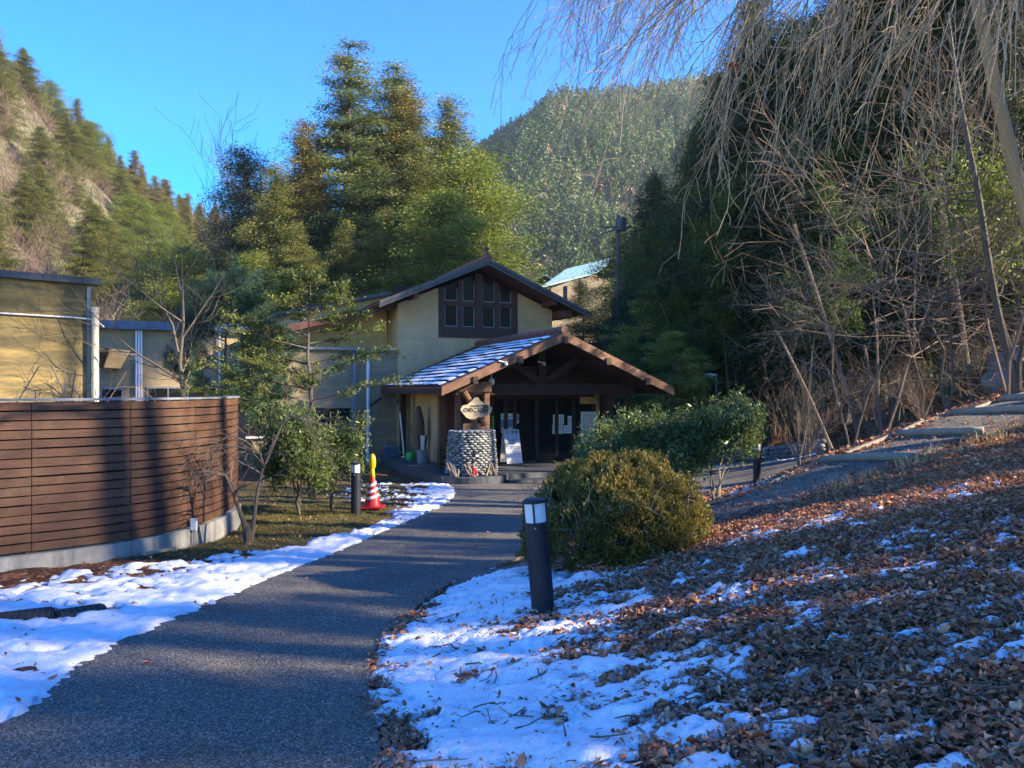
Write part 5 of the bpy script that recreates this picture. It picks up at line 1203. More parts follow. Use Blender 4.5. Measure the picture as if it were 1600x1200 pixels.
# ---- far houses
def house(px0, px1, pyl, pyr, pb, d, lab, mr, mw, gable=False):
    a = P(px0, pyl, d); b = P(px1, pyr, d * 1.08); e = empty('house', ((a[0] + b[0]) / 2, d, -1), lab, 'house')
    m = MB(); zb = P(0, pb, d)[2]
    if gable:
        c = (a + b) / 2; hp = P((px0 + px1) / 2, pyr, d); w_ = (b[0] - a[0]) / 2
        V = [(c[0] - w_ * .85, d + .5, zb - 2), (c[0] + w_ * .85, d + .5, zb - 2), (c[0] + w_ * .85, d + .5, a[2] - .1), (c[0], d + .5, hp[2] - .15), (c[0] - w_ * .85, d + .5, a[2] - .1)]; V2 = [(x, y + 8, z) for x, y, z in V]
        m.add(V + V2, [np.array([[0, 1, 2, 3, 4]]), np.array([[9, 8, 7, 6, 5]]), np.array([[0, 5, 6, 1], [1, 6, 7, 2], [4, 9, 5, 0], [2, 7, 8, 3], [3, 8, 9, 4]])]); m.build('wall', mw, e)
        r = MB()
        for sgn in (-1, 1): r.hexa([(c[0], d, hp[2] - .12), (c[0] + sgn * w_, d, a[2] - .12), (c[0] + sgn * w_, d + 9, a[2] - .12), (c[0], d + 9, hp[2] - .12), (c[0], d, hp[2]), (c[0] + sgn * w_, d, a[2]), (c[0] + sgn * w_, d + 9, a[2]), (c[0], d + 9, hp[2])])
        r.build('roof', mr, e); 
    else:
        dx = np.array((2.4, 5, 2.2)); 
        m.hexa([(a[0] + .8, a[1] + .4, zb - 3), (b[0] - .5, b[1] + .4, zb - 3), (b[0] + 2, b[1] + 6, zb - 3), (a[0] + 3, a[1] + 6, zb - 3), (a[0] + .8, a[1] + .4, a[2] - .12), (b[0] - .5, b[1] + .4, b[2] - .12), (b[0] + 2, b[1] + 6, b[2] + .3), (a[0] + 3, a[1] + 6, a[2] + .3)]); m.build('wall', mw, e)
        r = MB(); r.hexa([a - (0, 0, .14), b - (0, 0, .14), b + dx - (0, 0, .14), a + dx - (0, 0, .14), a, b, b + dx, a + dx]); r.build('roof', mr, e)
        w1 = MB(); k = P(905, 452, d * 1.03); w1.box(k[0] - .06, k[0] + .06, k[1] - .3, k[1] + .3, k[2] - 1.2, k[2] + .8); w1.build('corner_board', m_bwood, e)
    return e
house(846, 932, 447, 425, 470, 62, 'yellow house with pale teal roof beyond the main gable', m_teal, m_plasterF)
house(828, 868, 439, 429, 455, 75, 'small dark gabled house tucked left of the teal roofed house', m_teal, m_dwood, True)
q0 = P(958, 578, 31); q1 = P(992, 560, 31); e = empty('shed', ((q0[0] + q1[0]) / 2, 31.5, -1), 'small yellow shed with flat grey roof just behind the porch', 'shed')
m = MB(); m.box(q0[0], q1[0] - .05, 31, 33, -1, q1[2] - .12); m.build('wall', m_plasterO, e); m = MB(); m.box(q0[0] - .1, q1[0], 30.9, 33.1, q1[2] - .118, q1[2]); m.build('roof', m_grey, e)
q = P(966, 352, 40); UP = empty('utility_pole', (q[0], q[1], terr(q[0], q[1])), 'utility pole with a dark transformer half hidden by the forest edge', 'utility pole')
zg = terr(q[0], q[1]); m = MB(); m.tubes(np.array([(q[0], q[1], zg), (q[0], q[1], q[2] + .5)]), [.13, .09], 10); m.build('pole', m_slate, UP)
m = MB(); m.lathe([(0, -.35), (.28, -.35), (.28, .3), (.1, .36), (0, .36)], 12, (q[0] + .1, q[1] - .35, q[2])); m.build('transformer', m_slate, UP)
m = MB(); m.bar((q[0] - .9, q[1], q[2] - .5), (q[0] + .5, q[1], q[2] + .1), .08, .08); m.bar((q[0] - .8, q[1], q[2] - .1), (q[0] + .7, q[1], q[2] - .1), .08, .08); m.build('cross_arm', m_slate, UP)
# ---------------------------------------------------------------- near vegetation
# clipped azalea
g = np.random.default_rng(31); q = np.array((.93, 6.95)); zb = terr(q[0], q[1]) - .08
AZ = empty('azalea_bush', (q[0], q[1], zb), 'big clipped azalea mound with rusty olive leaves behind the nearest bollard', 'bush')
def azr(th, az):   # radius profile of the mound
    return 1 + .13 * fbm(az * 1.3 + 3, th * 2.0, 5, 3) + .10 * fbm(az * 5, th * 6, 7, 3)
n = 150000; u = g.random(n); az = g.random(n) * 6.2832; th = np.arccos(1 - u * 1.12); th = np.minimum(th, 1.85)
sh = 1 + .07 * g.random(n) * (fbm(az * 14, th * 14, 27, 2) > .35) - np.abs(g.normal(0, .06, n)) - .28 * (g.random(n) < .12) * g.random(n); k_ = sh * azr(th, az)
A_, B_2, H_ = .86, .76, .82
st = np.sin(th) ** 1.05 * np.where(th > 1.57, 1 - .55 * (th - 1.57), 1)
x = A_ * st * np.cos(az) * k_; y = B_2 * st * np.sin(az) * k_; z = H_ * np.cos(th) * k_
sk_ = np.clip(z / H_, -.3, 1); z = z * (1 + .10 * np.clip(x / A_, -1, 1)) + .16
gap = fbm(x * 7 + 20, z * 7 + y * 5, 15, 3) - .55 * sstep(.35, .05, z) ; keep = gap > -.42
x, y, z, th_ = x[keep], y[keep], z[keep], th[keep]; n = len(x); C0 = np.stack([q[0] + x, q[1] + y, zb + z], -1)
D = nrm(np.stack([x / A_, y / B_2, z / H_ + .3], -1)); rr = .38 + .25 * fbm(x * 6, z * 6 + y * 3, 17, 3) + .25 * sstep(.6, .95, z) * g.random(n) + g.normal(0, .15, n)
m = MB(); leafset(m, C0, g, .030, .013, rr, D, .8, .3); m.build('crown', L_azal, AZ)
k = 260; a = g.random(k) * 6.283; base = np.stack([q[0] + .35 * g.random(k) * np.cos(a), q[1] + .35 * g.random(k) * np.sin(a), np.full(k, zb)], -1)
tip = np.stack([q[0] + .74 * np.cos(a), q[1] + .66 * np.sin(a), zb + .2 + .5 * g.random(k)], -1); par = np.stack([base * (1 - t) + tip * t + g.normal(0, .02, (k, 3)) * (t > 0) for t in (0, .35, .7, 1)], 1)
m = MB(); m.tubes(par, np.linspace(.009, .004, 4)[None].repeat(k, 0), 4); p2, r2 = grow(par, np.full((k, 4), .006), 7, (.3, 1), .22, .8, 4, .2, .2, .5, g); m.tubes(p2, r2, 3); m.build('stems', m_barkp, AZ)

# small bare tree by the fence
def px_tree(name, seed, base, h, label, mat, cat='tree', **k):
    e = broad(name, seed, h, label=label, mat=None, bark=mat, leaf=0, per=0, leafy=False, cat=cat, **k); e.location = [float(c) for c in base]; return e
q = P(386, 850, 9.6); zt = terr(q[0], q[1])
bt = empty('bare_tree', (q[0], q[1], zt), 'small bare tree with drooping pale twigs in front of the fence end', 'tree'); g = np.random.default_rng(5)
tr_ = [np.array([P(386, 852, 9.6), P(384, 825, 9.6), P(375, 800, 9.55), P(366, 775, 9.5), P(352, 742, 9.45), P(338, 738, 9.4)]), np.array([P(391, 850, 9.65), P(397, 810, 9.65), P(402, 770, 9.7), P(412, 725, 9.7), P(404, 706, 9.7), P(390, 700, 9.6)]), np.array([P(412, 730, 9.7), P(425, 700, 9.7), P(440, 665, 9.75), P(452, 650, 9.8), P(470, 652, 9.8), P(488, 665, 9.8)]), np.array([P(404, 708, 9.7), P(385, 690, 9.6), P(360, 680, 9.5), P(340, 690, 9.45), P(330, 705, 9.4), P(322, 725, 9.4)])]
par = np.stack(tr_); rad = np.array([[.05, .04, .028, .022, .016, .01], [.035, .026, .02, .016, .012, .008], [.018, .015, .012, .01, .008, .005], [.014, .012, .01, .008, .006, .004]])
m = MB(); m.tubes(par, rad, 8, r=.35); p1, r1 = grow(par, rad, 13, (.45, 1), .62, .75, 7, .12, -.25, .5, g); m.tubes(p1, np.maximum(r1, .003), 4)
p2, r2 = grow(p1, r1, 6, (.2, 1), .26, .6, 5, .15, -.5, .6, g); m.tubes(p2, np.maximum(r2, .0018), 3); m.build('trunk', m_barkd, bt)
m = MB(); m.ell([(q[0], q[1], zt + .12)], [(.055, .055, .14)], .3, 9, 6); m.build('stump', m_bark, bt)
# left leafy shrub
def leafshrub(name, seed, base, h, spread, label, leaf, per, mat, bark, wl=.3, trunks=5, cat='shrub', cmean=.5, cnt=(6, 6, 5), start=.45, sc=.05, lens=(.5, .5, .5), tr=.018, up=.5):
    e = broad(name, seed, h, spread, 3, leaf, per, mat, bark, label, cat, trunks=trunks, wl=wl, scat=sc, cnt=cnt, start=start, cmean=cmean, lens=lens, tr=tr, up=up); e.location = [float(c) for c in base]; return e
q = P(468, 803, 13.0); z0 = terr(q[0], q[1])
leafshrub('evergreen_shrub', 51, (q[0], q[1], z0), 1.5, .5, 'loose glossy green shrub with several stems left of the cone', .085, 5, L_shrub, m_bark, .26, 6, sc=.055, cmean=.55, up=.2)
q = P(518, 795, 13.4); leafshrub('evergreen_shrub', 52, (q[0], q[1], terr(q[0], q[1])), 1.3, .34, 'green shrub leaning right over the half hidden bollard', .085, 5, L_shrub, m_bark, .26, 4, sc=.055, cmean=.62, up=.2)
# shrubs behind the azalea
q = P(1050, 770, 10.9); leafshrub('evergreen_shrub', 53, (q[0], q[1], terr(q[0], q[1])), 1.28, .66, 'broad green shrub with bare pale stems right behind the azalea', .075, 4, L_shrub, m_barkp, .3, 7, sc=.05, cmean=.45, start=.55, up=.1)
q = P(955, 760, 11.6); leafshrub('evergreen_shrub', 54, (q[0], q[1], terr(q[0], q[1])), 1.12, .7, 'lower green shrub before the porch, left of the broad one', .075, 4, L_shrub, m_barkp, .3, 6, sc=.05, cmean=.55, start=.4, up=.1)
q = P(1120, 780, 10.7); leafshrub('evergreen_shrub', 55, (q[0], q[1], terr(q[0], q[1])), 1.3, .35, 'thin green shrub on leggy pale stems at the edge of the yard', .07, 4, L_shrub, m_barkp, .3, 5, sc=.05, cmean=.4, start=.7, up=.2)
# yew with sweeping branches
q = P(487, 780, 16); zt = terr(q[0], q[1]); g = np.random.default_rng(9)
YW = empty('yew_tree', (q[0], q[1], zt), 'young conifer with sweeping feathery branches in front of the left wing', 'tree')
H_ = P(0, 425, 16)[2] - zt; tp = trunkpath(H_, (.0, 0), 9, .008, g, (q[0], q[1], zt)); tr_ = .07 * np.linspace(1, .1, 9)[None]; T = MB(); T.tubes(tp, tr_, 8)
nb = 34; lay = np.linspace(.36, .97, 11); t = lay[np.arange(nb) % 11] + g.normal(0, .008, nb); az = g.random(nb) * 6.283; tt = (t - .36) / .64
L = (2.05 * (1 - tt) ** .8 + .18) * (.6 + .5 * g.random(nb)); az[:11] = g.normal(0, .3, 11) + np.where(np.arange(11) % 2, 0, math.pi); L[:11] = (2.25 * (1 - tt[:11]) ** .75 + .25) * (.85 + .25 * g.random(11))
f = t * 8; i = np.minimum(f.astype(int), 7); fr = (f - i)[:, None]; p0 = tp[0][i] * (1 - fr) + tp[0][i + 1] * fr; s = np.linspace(0, 1, 7)
bp = np.stack([p0[:, :1] + np.cos(az)[:, None] * L[:, None] * s, p0[:, 1:2] + np.sin(az)[:, None] * L[:, None] * s, p0[:, 2:] + L[:, None] * (.20 * s + .05 * s ** 2)], -1) + g.normal(0, .02, (nb, 7, 3)) * np.arange(7)[None, :, None] / 3
rb = .018 * np.linspace(1, .25, 7)[None].repeat(nb, 0); T.tubes(bp, rb, 4); b2, r2 = grow(bp, rb, 11, (.22, 1), .5, .75, 5, .08, .05, .5, g)
b2[..., 2] = b2[:, :1, 2] + (b2[..., 2] - b2[:, :1, 2]) * .3; T.tubes(b2, r2, 3); T.build('trunk', m_bark, YW)
b3, _ = grow(b2, r2, 6, (.1, 1), .2, .7, 3, .08, 0, .5, g); b3[..., 2] = b3[:, :1, 2] + (b3[..., 2] - b3[:, :1, 2]) * .4
c = np.concatenate([b3[:, 1:].reshape(-1, 3), b2.reshape(-1, 3)]); ci = np.repeat(np.arange(len(c)), 4)
cv = .52 + .35 * fbm(c[:, 0] * 3, c[:, 2] * 4 + c[:, 1], 4, 3); m = MB(); leafset(m, c[ci] + g.normal(0, .022, (len(ci), 3)), g, .062, .024, cv[ci] + g.normal(0, .14, len(ci)), None, 1, 1.2); m.build('crown', L_yew, YW)
# blue green pine
g = np.random.default_rng(19); q = P(345, 700, 17); zt = terr(q[0], q[1]); PN = empty('pine_tree', (q[0], q[1], zt), 'soft blue green young pine left of the feathery conifer', 'tree')
H_ = P(0, 440, 17)[2] - zt; tp = trunkpath(H_, (.02, 0), 9, .01, g, (q[0], q[1], zt)); T = MB(); T.tubes(tp, .06 * np.linspace(1, .15, 9)[None], 8, r=.6)
nb = 30; t = .34 + .64 * (np.arange(nb) + g.random(nb)) / nb; az = g.random(nb) * 6.283; L = (1.35 * (1 - (t - .3) / .72) ** .7 + .2) * (.7 + .5 * g.random(nb))
f = t * 8; i = np.minimum(f.astype(int), 7); fr = (f - i)[:, None]; p0 = tp[0][i] * (1 - fr) + tp[0][i + 1] * fr; s = np.linspace(0, 1, 6)
bp = np.stack([p0[:, :1] + np.cos(az)[:, None] * L[:, None] * s, p0[:, 1:2] + np.sin(az)[:, None] * L[:, None] * s, p0[:, 2:] + L[:, None] * (.35 * s + .25 * s ** 2)], -1)
T.tubes(bp, .016 * np.linspace(1, .3, 6)[None].repeat(nb, 0), 4); b2, r2 = grow(bp, np.full((nb, 6), .01), 6, (.25, 1), .4, .6, 4, .1, .3, .6, g); T.tubes(b2, r2, 3); T.build('trunk', m_bark, PN)
c = np.concatenate([b2[:, 1:].reshape(-1, 3), bp[:, 3:].reshape(-1, 3)]); ci = np.repeat(np.arange(len(c)), 55); D = rdirs(len(ci), g, .35); m = MB(); N_ = rdirs(len(ci), g); m.leaves(c[ci] + D * .09, D, nrm(np.cross(N_, D)), .20, .007, np.clip(.45 + g.normal(0, .2, len(ci)), 0, 1)); m.build('crown', L_pine, PN)
q = P(410, 720, 20); pn2 = copy_tree(PN, (q[0], q[1], terr(q[0], q[1])), rz=2, sc=.8, label='smaller blue green pine partly behind the feathery conifer'); PN['group'] = pn2['group'] = 'young pines before the left wing'
# bare dark tree behind the fence
q = P(284, 720, 15.2); b1 = broad('bare_tree', 71, P(0, 400, 15.2)[2] - terr(q[0], q[1]), 1.15, 3, 0, 0, None, m_bark, 'dark bare tree with upswept branches behind the fence', leafy=False, cnt=(9, 8, 6), lens=(.6, .5, .5), up=.6, tr=.013, start=.35, wig=.14); b1.location = (q[0], q[1], terr(q[0], q[1]))
q = P(150, 560, 30); b2_ = broad('bare_tree', 72, 5.5, 1.0, 3, 0, 0, None, m_barkr, 'bushy bare tree behind the cream vent pipe', leafy=False, trunks=4, cnt=(9, 8, 7), lens=(.6, .5, .5), up=.6, tr=.013); b2_.location = (q[0], q[1], -1)
# dry climbers above the fence
g = np.random.default_rng(77); par, rad = [], []
s = g.random(60) * FL * .78; fx, fy = fp(s, -.5 - .5 * g.random(60)); base = np.stack([fx, fy, np.full(60, .9)], -1); par = np.stack([base + np.array([0, 0, .2]) * t + g.normal(0, .05, (60, 3)) * t for t in range(4)], 1)
m = MB(); m.tubes(par, np.full((60, 4), .006), 4); p1, r1 = grow(par, np.full((60, 4), .006), 6, (.2, 1), .45, .9, 5, .25, -.1, .6, g); m.tubes(p1, r1, 3)
p2, r2 = grow(p1, r1, 3, (.2, 1), .2, .9, 4, .25, 0, .7, g); m.tubes(p2, r2, 3); tag(m.build('dry_hedge', m_barkr, loc=(*fp(FL * .4), .9)), 'brown leafless creeper straggling above the fence rail', 'hedge')
# bare bush at the foot of the bank and brush
def barebush(seed, base, h, spread, lab, mat=m_barkd, trunks=16, cnt=(5, 5, 4)):
    e = broad('bare_bush', seed, h, spread, 3, 0, 0, None, mat, lab, 'bush', leafy=False, trunks=trunks, cnt=cnt, lens=(.55, .45, .4), up=.4, tr=.0075, start=.15, angs=(.5, .6, .7)); e.location = [float(c) for c in base]; e['group'] = 'bare bushes on the right bank'; return e
q = P(1250, 742, 12.6); barebush(81, (q[0], q[1], terr(q[0], q[1])), 1.55, .75, 'wide fan of bare grey stems between the two farther bollards', m_barkd, 14, (4, 5, 4))
q = P(1440, 660, 17.5); barebush(82, (q[0], q[1], terr(q[0], q[1])), 1.3, 1.0, 'low tangle of bare brown twigs on the leafy bank', m_barkr, 14)
q = P(1360, 672, 19.5); barebush(83, (q[0], q[1], terr(q[0], q[1])), 1.5, 1.0, 'bare twiggy bush right of the farthest bollard', m_barkr, 14)
q = P(1530, 618, 19); barebush(84, (q[0], q[1], terr(q[0], q[1])), 1.5, .9, 'bare twiggy bush just left of the boulder', m_barkd, 14)
# ---- weeping tree over the right side
g = np.random.default_rng(101); WT = empty('weeping_tree', (5.75, 7.5, terr(5.75, 7.5)), 'bare weeping tree whose pale twigs hang across the upper right', 'tree')
zb = terr(5.75, 7.5)
trk = catmull([(5.75, 7.5, zb - .1), (5.3, 7.3, 2.0), P(1602, 330, 7.1), P(1578, 230, 7.0), P(1556, 140, 6.9), P(1528, 10, 6.8), (3.9, 6.7, 5.7), (3.6, 6.5, 6.6)], 14)
T = MB(); T.tubes(trk, np.interp(np.arange(14), [0, 5, 13], [.085, .06, .045]), 10, r=.55)
limb_pts = [[(3.9, 6.7, 5.7), (3.0, 6.2, 6.0), (2.0, 5.7, 5.7), (1.2, 5.3, 4.9), (.55, 5.1, 4.3)],
            [(3.7, 6.55, 6.3), (2.9, 6.3, 6.6), (1.9, 6.1, 6.3), (1.2, 6.0, 5.4), (.8, 5.9, 4.75)],
            [(4.1, 6.8, 5.0), (3.4, 6.0, 5.3), (2.6, 5.4, 4.8), (1.9, 5.0, 4.35), (1.2, 4.7, 3.98)],
            [(3.9, 6.7, 5.6), (3.4, 5.9, 5.7), (2.9, 5.2, 4.9), (2.3, 4.8, 4.3), (1.7, 4.5, 3.9)],
            [(4.1, 6.8, 5.2), (3.9, 5.9, 5.3), (3.5, 5.2, 4.7), (3.0, 4.9, 4.25), (2.4, 4.6, 3.95)],
            [(3.7, 6.55, 6.2), (3.6, 6.9, 6.6), (3.1, 7.3, 6.7), (2.4, 7.6, 6.3), (1.7, 7.9, 5.8)]]
lp = np.stack([catmull(l, 10) for l in limb_pts]); lr = np.linspace(.035, .012, 10)[None].repeat(len(lp), 0)
T.tubes(lp, lr, 6, r=.5)
a1, q1 = grow(lp, lr, 28, (.15, 1), 2.4, .6, 14, .05, -1.25, .33, g, .35, bias=(-.7, -.05, -.2), lencurve=lambda t: np.concatenate([1.12 - .78 * t[:2], 1.12 - .5 * t[2:]])); q1 = np.clip(q1, .0020, .0042); T.tubes(a1, q1, 4)
a2, q2 = grow(a1, q1, 6, (.15, .95), .62, .6, 7, .10, -.8, .75, g, .4, bias=(-.18, 0, -.3)); q2 = np.clip(q2, .0016, .0034); T.tubes(a2, q2, 4)
a3, q3 = grow(a2, q2, 3, (.2, .95), .17, .8, 4, .2, -.5, .75, g, .5); T.tubes(a3, np.clip(q3, .0016, .003), 3)
T.build('trunk', m_weep, WT)
m = MB(); ends = [a1[3, 6], a1[40, 8], a1[77, 7], a1[95, 9], a1[15, 9], a1[60, 8]]; 
for c in ends: leafset(m, c + g.normal(0, .02, (5, 3)) - (0, 0, .03), g, .06, .03, np.full(5, .8), None, 1, 0)
m.build('dry_leaves', mk_flat('rusty_leaf', (.30, .07, .03), .7), WT)
# a few broken pale trunks at the right
for k, (pts, r, lab) in enumerate((([P(1492, 110, 12.4), P(1508, 200, 12.4), P(1530, 310, 12.4)], .045, 'pale leaning trunk hung with twigs, right of the bamboo'),)):
    b_ = P(1590, 640, 12.6); z_ = terr(b_[0], b_[1]); c = catmull([(b_[0], b_[1], z_ - .1), P(1552, 450, 12.5)] + pts[::-1] + [P(1480, 20, 12.4)], 16); e = empty('bare_tree', (b_[0], b_[1], z_), lab, 'tree')
    T = MB(); rr_ = np.linspace(r * 1.4, r * .7, 16); T.tubes(c, rr_, 8, r=.6); p1, r1 = grow(c[None], rr_[None], 26, (.3, 1), 1.5, 1.3, 7, .1, .05, .28, g); T.tubes(p1, r1, 4); p2, r2 = grow(p1, r1, 7, (.2, 1), .6, .8, 5, .12, -.1, .5, g); T.tubes(p2, r2, 3); T.build('trunk', m_bark, e)
# tangle of bare trees on the right
tang = []
for i, (px, d, h, lab) in enumerate(((1330, 14.5, 4.4, 'bare tree with layered horizontal twigs over the bank, leftmost of the tangle'), (1380, 15, 5.4, 'bare spreading tree in the middle of the twig tangle'), (1480, 13, 4.8, 'bare spreading tree above the climbing path'), (1575, 12, 4.6, 'bare spreading tree at the right frame edge'), (1440, 18, 6.0, 'taller bare tree behind the tangle'), (1590, 16, 5.6, 'bare tree behind the right edge one'))):
    q = P(px, 600, d); z_ = terr(q[0], q[1])
    e = broad('bare_tree', 201 + i, h, 1.5, 3, 0, 0, None, [m_barkd, m_barkr][i % 2], lab, leafy=False, trunks=2, cnt=(9, 7, 5), lens=(.55, .5, .5), up=-.05, angs=(1.35, .6, .6), tr=.0085, start=.3, wig=.09, lsd=.16)
    e.location = (q[0], q[1], z_); e['group'] = 'bare trees in the tangle on the right'
# ---- right forest
GF = 'dark conifers on the right'
dk = conifer('forest_conifer', 301, 17, 4.3, .16, 330, .15, 60, L_dark, m_bark, -.25, full, .014, .5, 3.4, .7, 'x', rvar=.3)
fspots = [(1030, 38, 275, 'dark conifer at the left end of the right forest edge'), (1078, 34, 205, 'dark conifer second from the left forest edge'), (1128, 31, 115, 'tall dark conifer where the forest edge climbs out of the sky'), (1200, 29, -10, 'tall dark conifer left of the sky gap'), (1240, 30, 40, 'dark conifer below the sky gap'),
 (1320, 27, -60, 'dark conifer right of the sky gap'), (1400, 26, -140, 'dark conifer high above the bamboo'), (1480, 25, -150, 'dark conifer behind the pale leaning trunk'), (1570, 24, -160, 'dark conifer behind the weeping tree trunk'), (1660, 24, -160, 'dark conifer at the right frame edge'),
 (1035, 44, 335, 'dark conifer low beside the utility pole'), (1180, 40, 110, 'dark conifer deep in the forest, left part'), (1260, 40, 30, 'dark conifer deep in the forest, middle part'), (1380, 38, -60, 'dark conifer deep in the forest, behind the tall ones'), (1500, 36, -80, 'dark conifer deep in the forest, right part'), (1620, 34, -80, 'dark conifer deep in the forest at the right edge')]
for i, (px, d, ty, lab) in enumerate(fspots):
    o = dk if i == 0 else copy_tree(dk, (0, 0, 0)); place(o, px, d, ty, 17, i * 1.7); o['label'] = lab; o['group'] = GF; s = o.scale[2]; w_ = .85 if i in (0, 1, 2, 3, 10) else 1; o.scale = (s * w_, s * w_, s)
# bamboo
def bamboo(seed, h, lean, dead=False):
    g = np.random.default_rng(seed); e = empty('bamboo', (0, 0, 0), 'x', 'bamboo'); s = np.linspace(0, 1, 12); a = g.random() * 6.28
    c = np.stack([lean * h * s ** 2.2 * math.cos(a), lean * h * s ** 2.2 * math.sin(a), h * (s - .12 * lean * s ** 3)], -1)[None]; r = np.linspace(.03, .01, 12)[None]
    T = MB(); T.tubes(c, r, 6); p1, r1 = grow(c, r, 30, (.5, 1), .9, 1.0, 5, .1, -.1, .3, g); T.tubes(p1, np.minimum(r1, .005), 3); T.build('culm', m_bamboo, e)
    if not dead:
        p2, r2 = grow(p1, r1, 5, (.2, 1), .35, .7, 4, .1, -.4, .6, g); cc = np.concatenate([p2.reshape(-1, 3), p1.reshape(-1, 3)]); ci = np.repeat(np.arange(len(cc)), 9)
        D = nrm(rdirs(len(ci), g) + np.array([0, 0, -.5])); m = MB(); m.leaves(cc[ci] + D * .06 + g.normal(0, .06, (len(ci), 3)), D, nrm(np.cross(rdirs(len(ci), g, .5), D)), .15, .024, np.clip(.5 + g.normal(0, .22, len(ci)), 0, 1)); m.build('crown', L_bamboo, e)
    return e
bs = [bamboo(401, 7.5, .12), bamboo(402, 8.5, .22), bamboo(403, 6.5, .35), bamboo(404, 6.5, .18, True)]; g = np.random.default_rng(55); used = [0] * 4
nb = 0
while nb < 105:
    px = 1085 + 515 * g.random(); d = (27 if px < 1250 else 22) + 10 * g.random()
    if px > 1270 and g.random() < .62: continue
    k = int(g.choice(4, p=[.36, .3, .2, .14])); o = bs[k] if not used[k] else copy_tree(bs[k], (0, 0, 0)); used[k] = 1; x = (px - 800) / FP * d; s = .75 + .5 * g.random()
    o.location = (x, d, terr(x, d) - .1); o.rotation_euler = (g.normal(0, .06), g.normal(0, .10), g.random() * 6.28); o.scale = (s, s, s); nb += 1
    o['label'] = 'leafless pale bamboo pole standing in the grove right of the yard' if k == 3 else 'leafy bamboo in the dark grove right of the yard'; o['group'] = 'dead bamboo poles in the grove' if k == 3 else 'leafy bamboo in the grove'
# leaning pale poles in front
for (xa, ya, xb, yb, d, r, lab) in ((1300, 655, 1215, 520, 21, .05, 'pale dead pole leaning left, nearest the bare bush'), (1345, 620, 1240, 350, 20, .06, 'long pale pole leaning left in front of the grove'), (1376, 625, 1350, 540, 20, .05, 'short pale pole rising from the bank'), (1520, 430, 1462, 270, 19, .07, 'thick pale pole behind the tangle, high on the bank')):
    a = P(xa, ya, d); a[2] = min(a[2], terr(a[0], a[1]) + .05); b = P(xb, yb, d - .5); m = MB(); m.tubes(catmull([a, (a + b) / 2 + (.05, 0, 0), b], 8), np.linspace(r, r * .7, 8), 7, r=.8, caps=True); tag(m.build('dead_pole', m_barkd, loc=a), lab, 'pole', 'leaning dead poles before the grove')
# evergreen undergrowth at the back of the grove
n = 150000; g = np.random.default_rng(88); x0 = 6 + 34 * g.random(n); y0 = 34 + 16 * g.random(n) ** 1.2; zt = TPS.__call__(T0, x0, y0); hh = 7.5 * g.random(n) ** .8 * (.55 + .6 * vn(x0 * .5, y0 * .3, 4)); C0 = np.stack([x0, y0, zt + hh], -1)
m = MB(); leafset(m, C0, g, .34, .2, np.clip(.35 + .3 * fbm(x0 * 1.1, hh * 1.1, 3, 3) + g.normal(0, .15, n), 0, 1), None, 1, .5); tag(m.build('undergrowth', L_dark), 'dark evergreen undergrowth filling the back of the grove', 'undergrowth', kind='stuff')
# feathery conifers right of the porch, fresh green leaf colour standing in for sunlight
q = P(1040, 700, 24); hk = copy_tree(dk, (0, 0, 0)); hk.name = 'hemlock_tree'; 
lf = conifer('young_conifer', 303, 5, 1.5, .05, 110, .10, 34, L_fresh, m_bark, -.05, colm, .012, .22, 3.0, .5, 'bright feathery young conifer against the dark forest, right of the porch roof', rvar=.3)
for (px, d, ty, lab, f) in ((1042, 25, 520, 'bright feathery young conifer against the dark forest, right of the porch roof', 1), (1012, 30, 470, 'dull green young conifer left of the bright feathery one', 0), (1085, 28, 545, 'low young conifer beside the street lamp', 0)):
    o = lf if f else copy_tree(lf, (0, 0, 0)); place(o, px, d, ty, 5, px * .1); o['label'] = lab; o['group'] = 'young conifers right of the porch'
bpy.data.objects.remove(hk.children[0]); 
for c in list(hk.children): bpy.data.objects.remove(c)
bpy.data.objects.remove(hk)
# broad dark shrubs between house and forest
for i, (px, d, h, lab) in enumerate(((985, 45, 8.6, 'dark leafy tree in front of the utility pole'), (915, 54, 8.2, 'dark leafy tree before the teal roofed house'), (962, 50, 10.2, 'dark leafy tree hiding the right end of the teal roofed house'), (965, 40, 5.5, 'dark leafy tree behind the right end of the main roof'), (1010, 34, 5.0, 'dark leafy tree between the gable and the grove'), (1090, 31, 4.5, 'dark leafy tree behind the street lamp'))):
    q = P(px, 600, d); o = copy_tree(dced, (0, 0, 0)); place(o, px, d, None, 18, i * 2, sc=h / 18 * 1.15); o.scale = (h / 18 * (1.5 if i else .8), h / 18 * (1.5 if i else .8), h / 18 * 1.15); o['label'] = lab; o['group'] = 'dark leafy trees beside the house'
q = P(1592, 560, 15); ev = leafshrub('evergreen_tree', 56, (q[0], q[1], terr(q[0], q[1])), 4.0, .45, 'green leafy tree at the right frame edge above the boulder', .10, 5, L_fresh, m_bark, .4, 2, 'tree', cmean=.3, sc=.09)
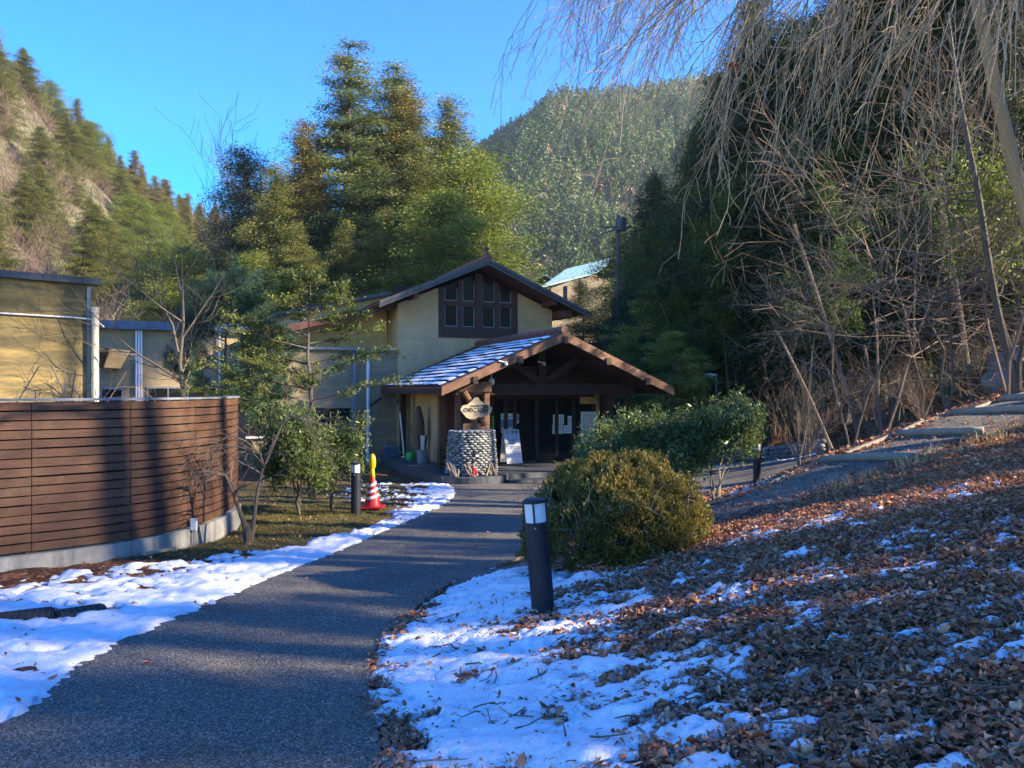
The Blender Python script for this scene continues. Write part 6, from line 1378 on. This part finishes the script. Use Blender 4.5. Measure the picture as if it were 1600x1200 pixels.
# ---- unseen conifer stand; hedge and bare thicket added off frame to shade the slope
g = np.random.default_rng(99); sh_ = conifer('forest_conifer', 302, 19, 3.0, .72, 110, .26, 30, L_dark, m_bark, -.2, full, .014, .7, 3.0, .7, 'tall conifer with bare lower trunk in the stand on the right', rvar=.3); sh_['group'] = 'conifer stand on the slope to the right'
for i, (x, y) in enumerate([(12.5, 5.2), (13, 8.2), (14, -1), (15, 2.4), (16.5, 6.4), (17, 11.2), (18, -4), (19, 9.2), (20, 1), (13.8, 12.4), (16, 14.5), (15, -7), (12, 1), (19, 4.4), (18.5, 17.8), (21.5, 16.0)]):  # the last two are added off frame to shade the wing
    o = sh_ if i == 0 else copy_tree(sh_, (0, 0, 0)); s = .85 + .2 * g.random(); o.location = (x, y, terr(x, y) - .2); o.scale = (s, s, s); o.rotation_euler = (0, 0, g.random() * 6.28)
yg = conifer('young_conifer', 304, 3.2, 1.0, .02, 90, .10, 30, L_dark, m_bark, -.1, colm, .014, .2, 3.2, .7, 'unseen young evergreen in the row added to shade the slope', rvar=.3); yg['group'] = 'row of evergreens added out of view to shade the slope'
gaps = ((2.75, .62), (5.15, .75), (6.45, .5), (.7, .5), (8.2, .5)); first = True  # breaks in the added row let sun streaks reach the path and azalea
for i in range(52):
    y = -7 + i * .36 + g.normal(0, .05); x = 9.8 + 1.4 * g.random() + (0 if y < 7 else (y - 7) * .55)
    if any(abs(y - a) < b for a, b in gaps) or y > 7.3: continue
    o = yg if first else copy_tree(yg, (0, 0, 0)); first = False; top = 5.1 + .12 * (x - 9.6) + 1.0 * (g.random() - .5) + (.9 if y < 3.8 else 0)
    zt = terr(x, y); s = (top - zt) / 3.2; o.location = (x, y, zt - .05); o.scale = (.62, .62, s); o.rotation_euler = (0, 0, g.random() * 6.28)
shb = broad('bare_tree', 250, 5.2, 1.2, 3, 0, 0, None, m_barkd, 'unseen bare tree in the thicket added to filter the sunlight', leafy=False, trunks=4, cnt=(10, 9, 7), lens=(.55, .5, .5), up=.4, tr=.010, start=.25, lsd=.2); shb['group'] = 'bare thicket added out of view to filter the sunlight'  # bare trees put in out of view to thin the sun
for i in range(17):
    y = -5 + i * .85 + g.normal(0, .3); x = 9.3 + 3.2 * g.random() + (0 if y < 6.5 else (y - 6.5) * .9)
    if y > 1.2: continue
    o = shb if i == 0 else copy_tree(shb, (0, 0, 0)); s = .75 + .35 * g.random(); o.location = (x, y, terr(x, y) - .05); o.scale = (s, s, s); o.rotation_euler = (0, 0, g.random() * 6.28)

for (x, y, s) in ((14.5, 6.3, 1.35), (13.6, 3.3, 1.3)):  # two more bare trees added to dapple the fence and left snow
    o = copy_tree(shb, (x, y, terr(x, y) - .05), rz=x, sc=s)

# twigs lying in the leaves
g = np.random.default_rng(321); n = 420; y = 2.1 + 6 * g.random(n); x = PRx(y) + .2 + 5.5 * g.random(n); az = g.random(n) * 6.283; L = .06 + .22 * g.random(n) ** 2; k = np.linspace(-.5, .5, 4)
px_ = x[:, None] + np.cos(az)[:, None] * L[:, None] * k + g.normal(0, .006, (n, 4)); py_ = y[:, None] + np.sin(az)[:, None] * L[:, None] * k + g.normal(0, .006, (n, 4)); pz_ = terr(px_, py_) + relief(px_, py_) + .05 + g.normal(0, .008, (n, 4))
m = MB(); m.tubes(np.stack([px_, py_, pz_], -1), np.linspace(.004, .002, 4)[None].repeat(n, 0) * (.5 + g.random((n, 1))), 4); tag(m.build('fallen_twigs', m_barkd), 'small fallen twigs lying in the dead leaves on the slope', 'twigs', kind='stuff')

# ---------------------------------------------------------------- valley haze
hm = bpy.data.materials.new('haze'); hm.use_nodes = True; nt = hm.node_tree; nt.nodes.clear()
ou = nt.nodes.new('ShaderNodeOutputMaterial'); pv = nt.nodes.new('ShaderNodeVolumePrincipled')
pv.inputs['Color'].default_value = (.72, .85, 1.0, 1); pv.inputs['Density'].default_value = .00027; pv.inputs['Anisotropy'].default_value = .2
nt.links.new(pv.outputs[0], ou.inputs['Volume'])
m = MB(); m.box(-330, 620, -90, 640, -60, 235); tag(m.build('haze', hm), 'thin blue winter haze in the valley air', 'haze', kind='stuff')
SC.cycles.volume_bounces = 0
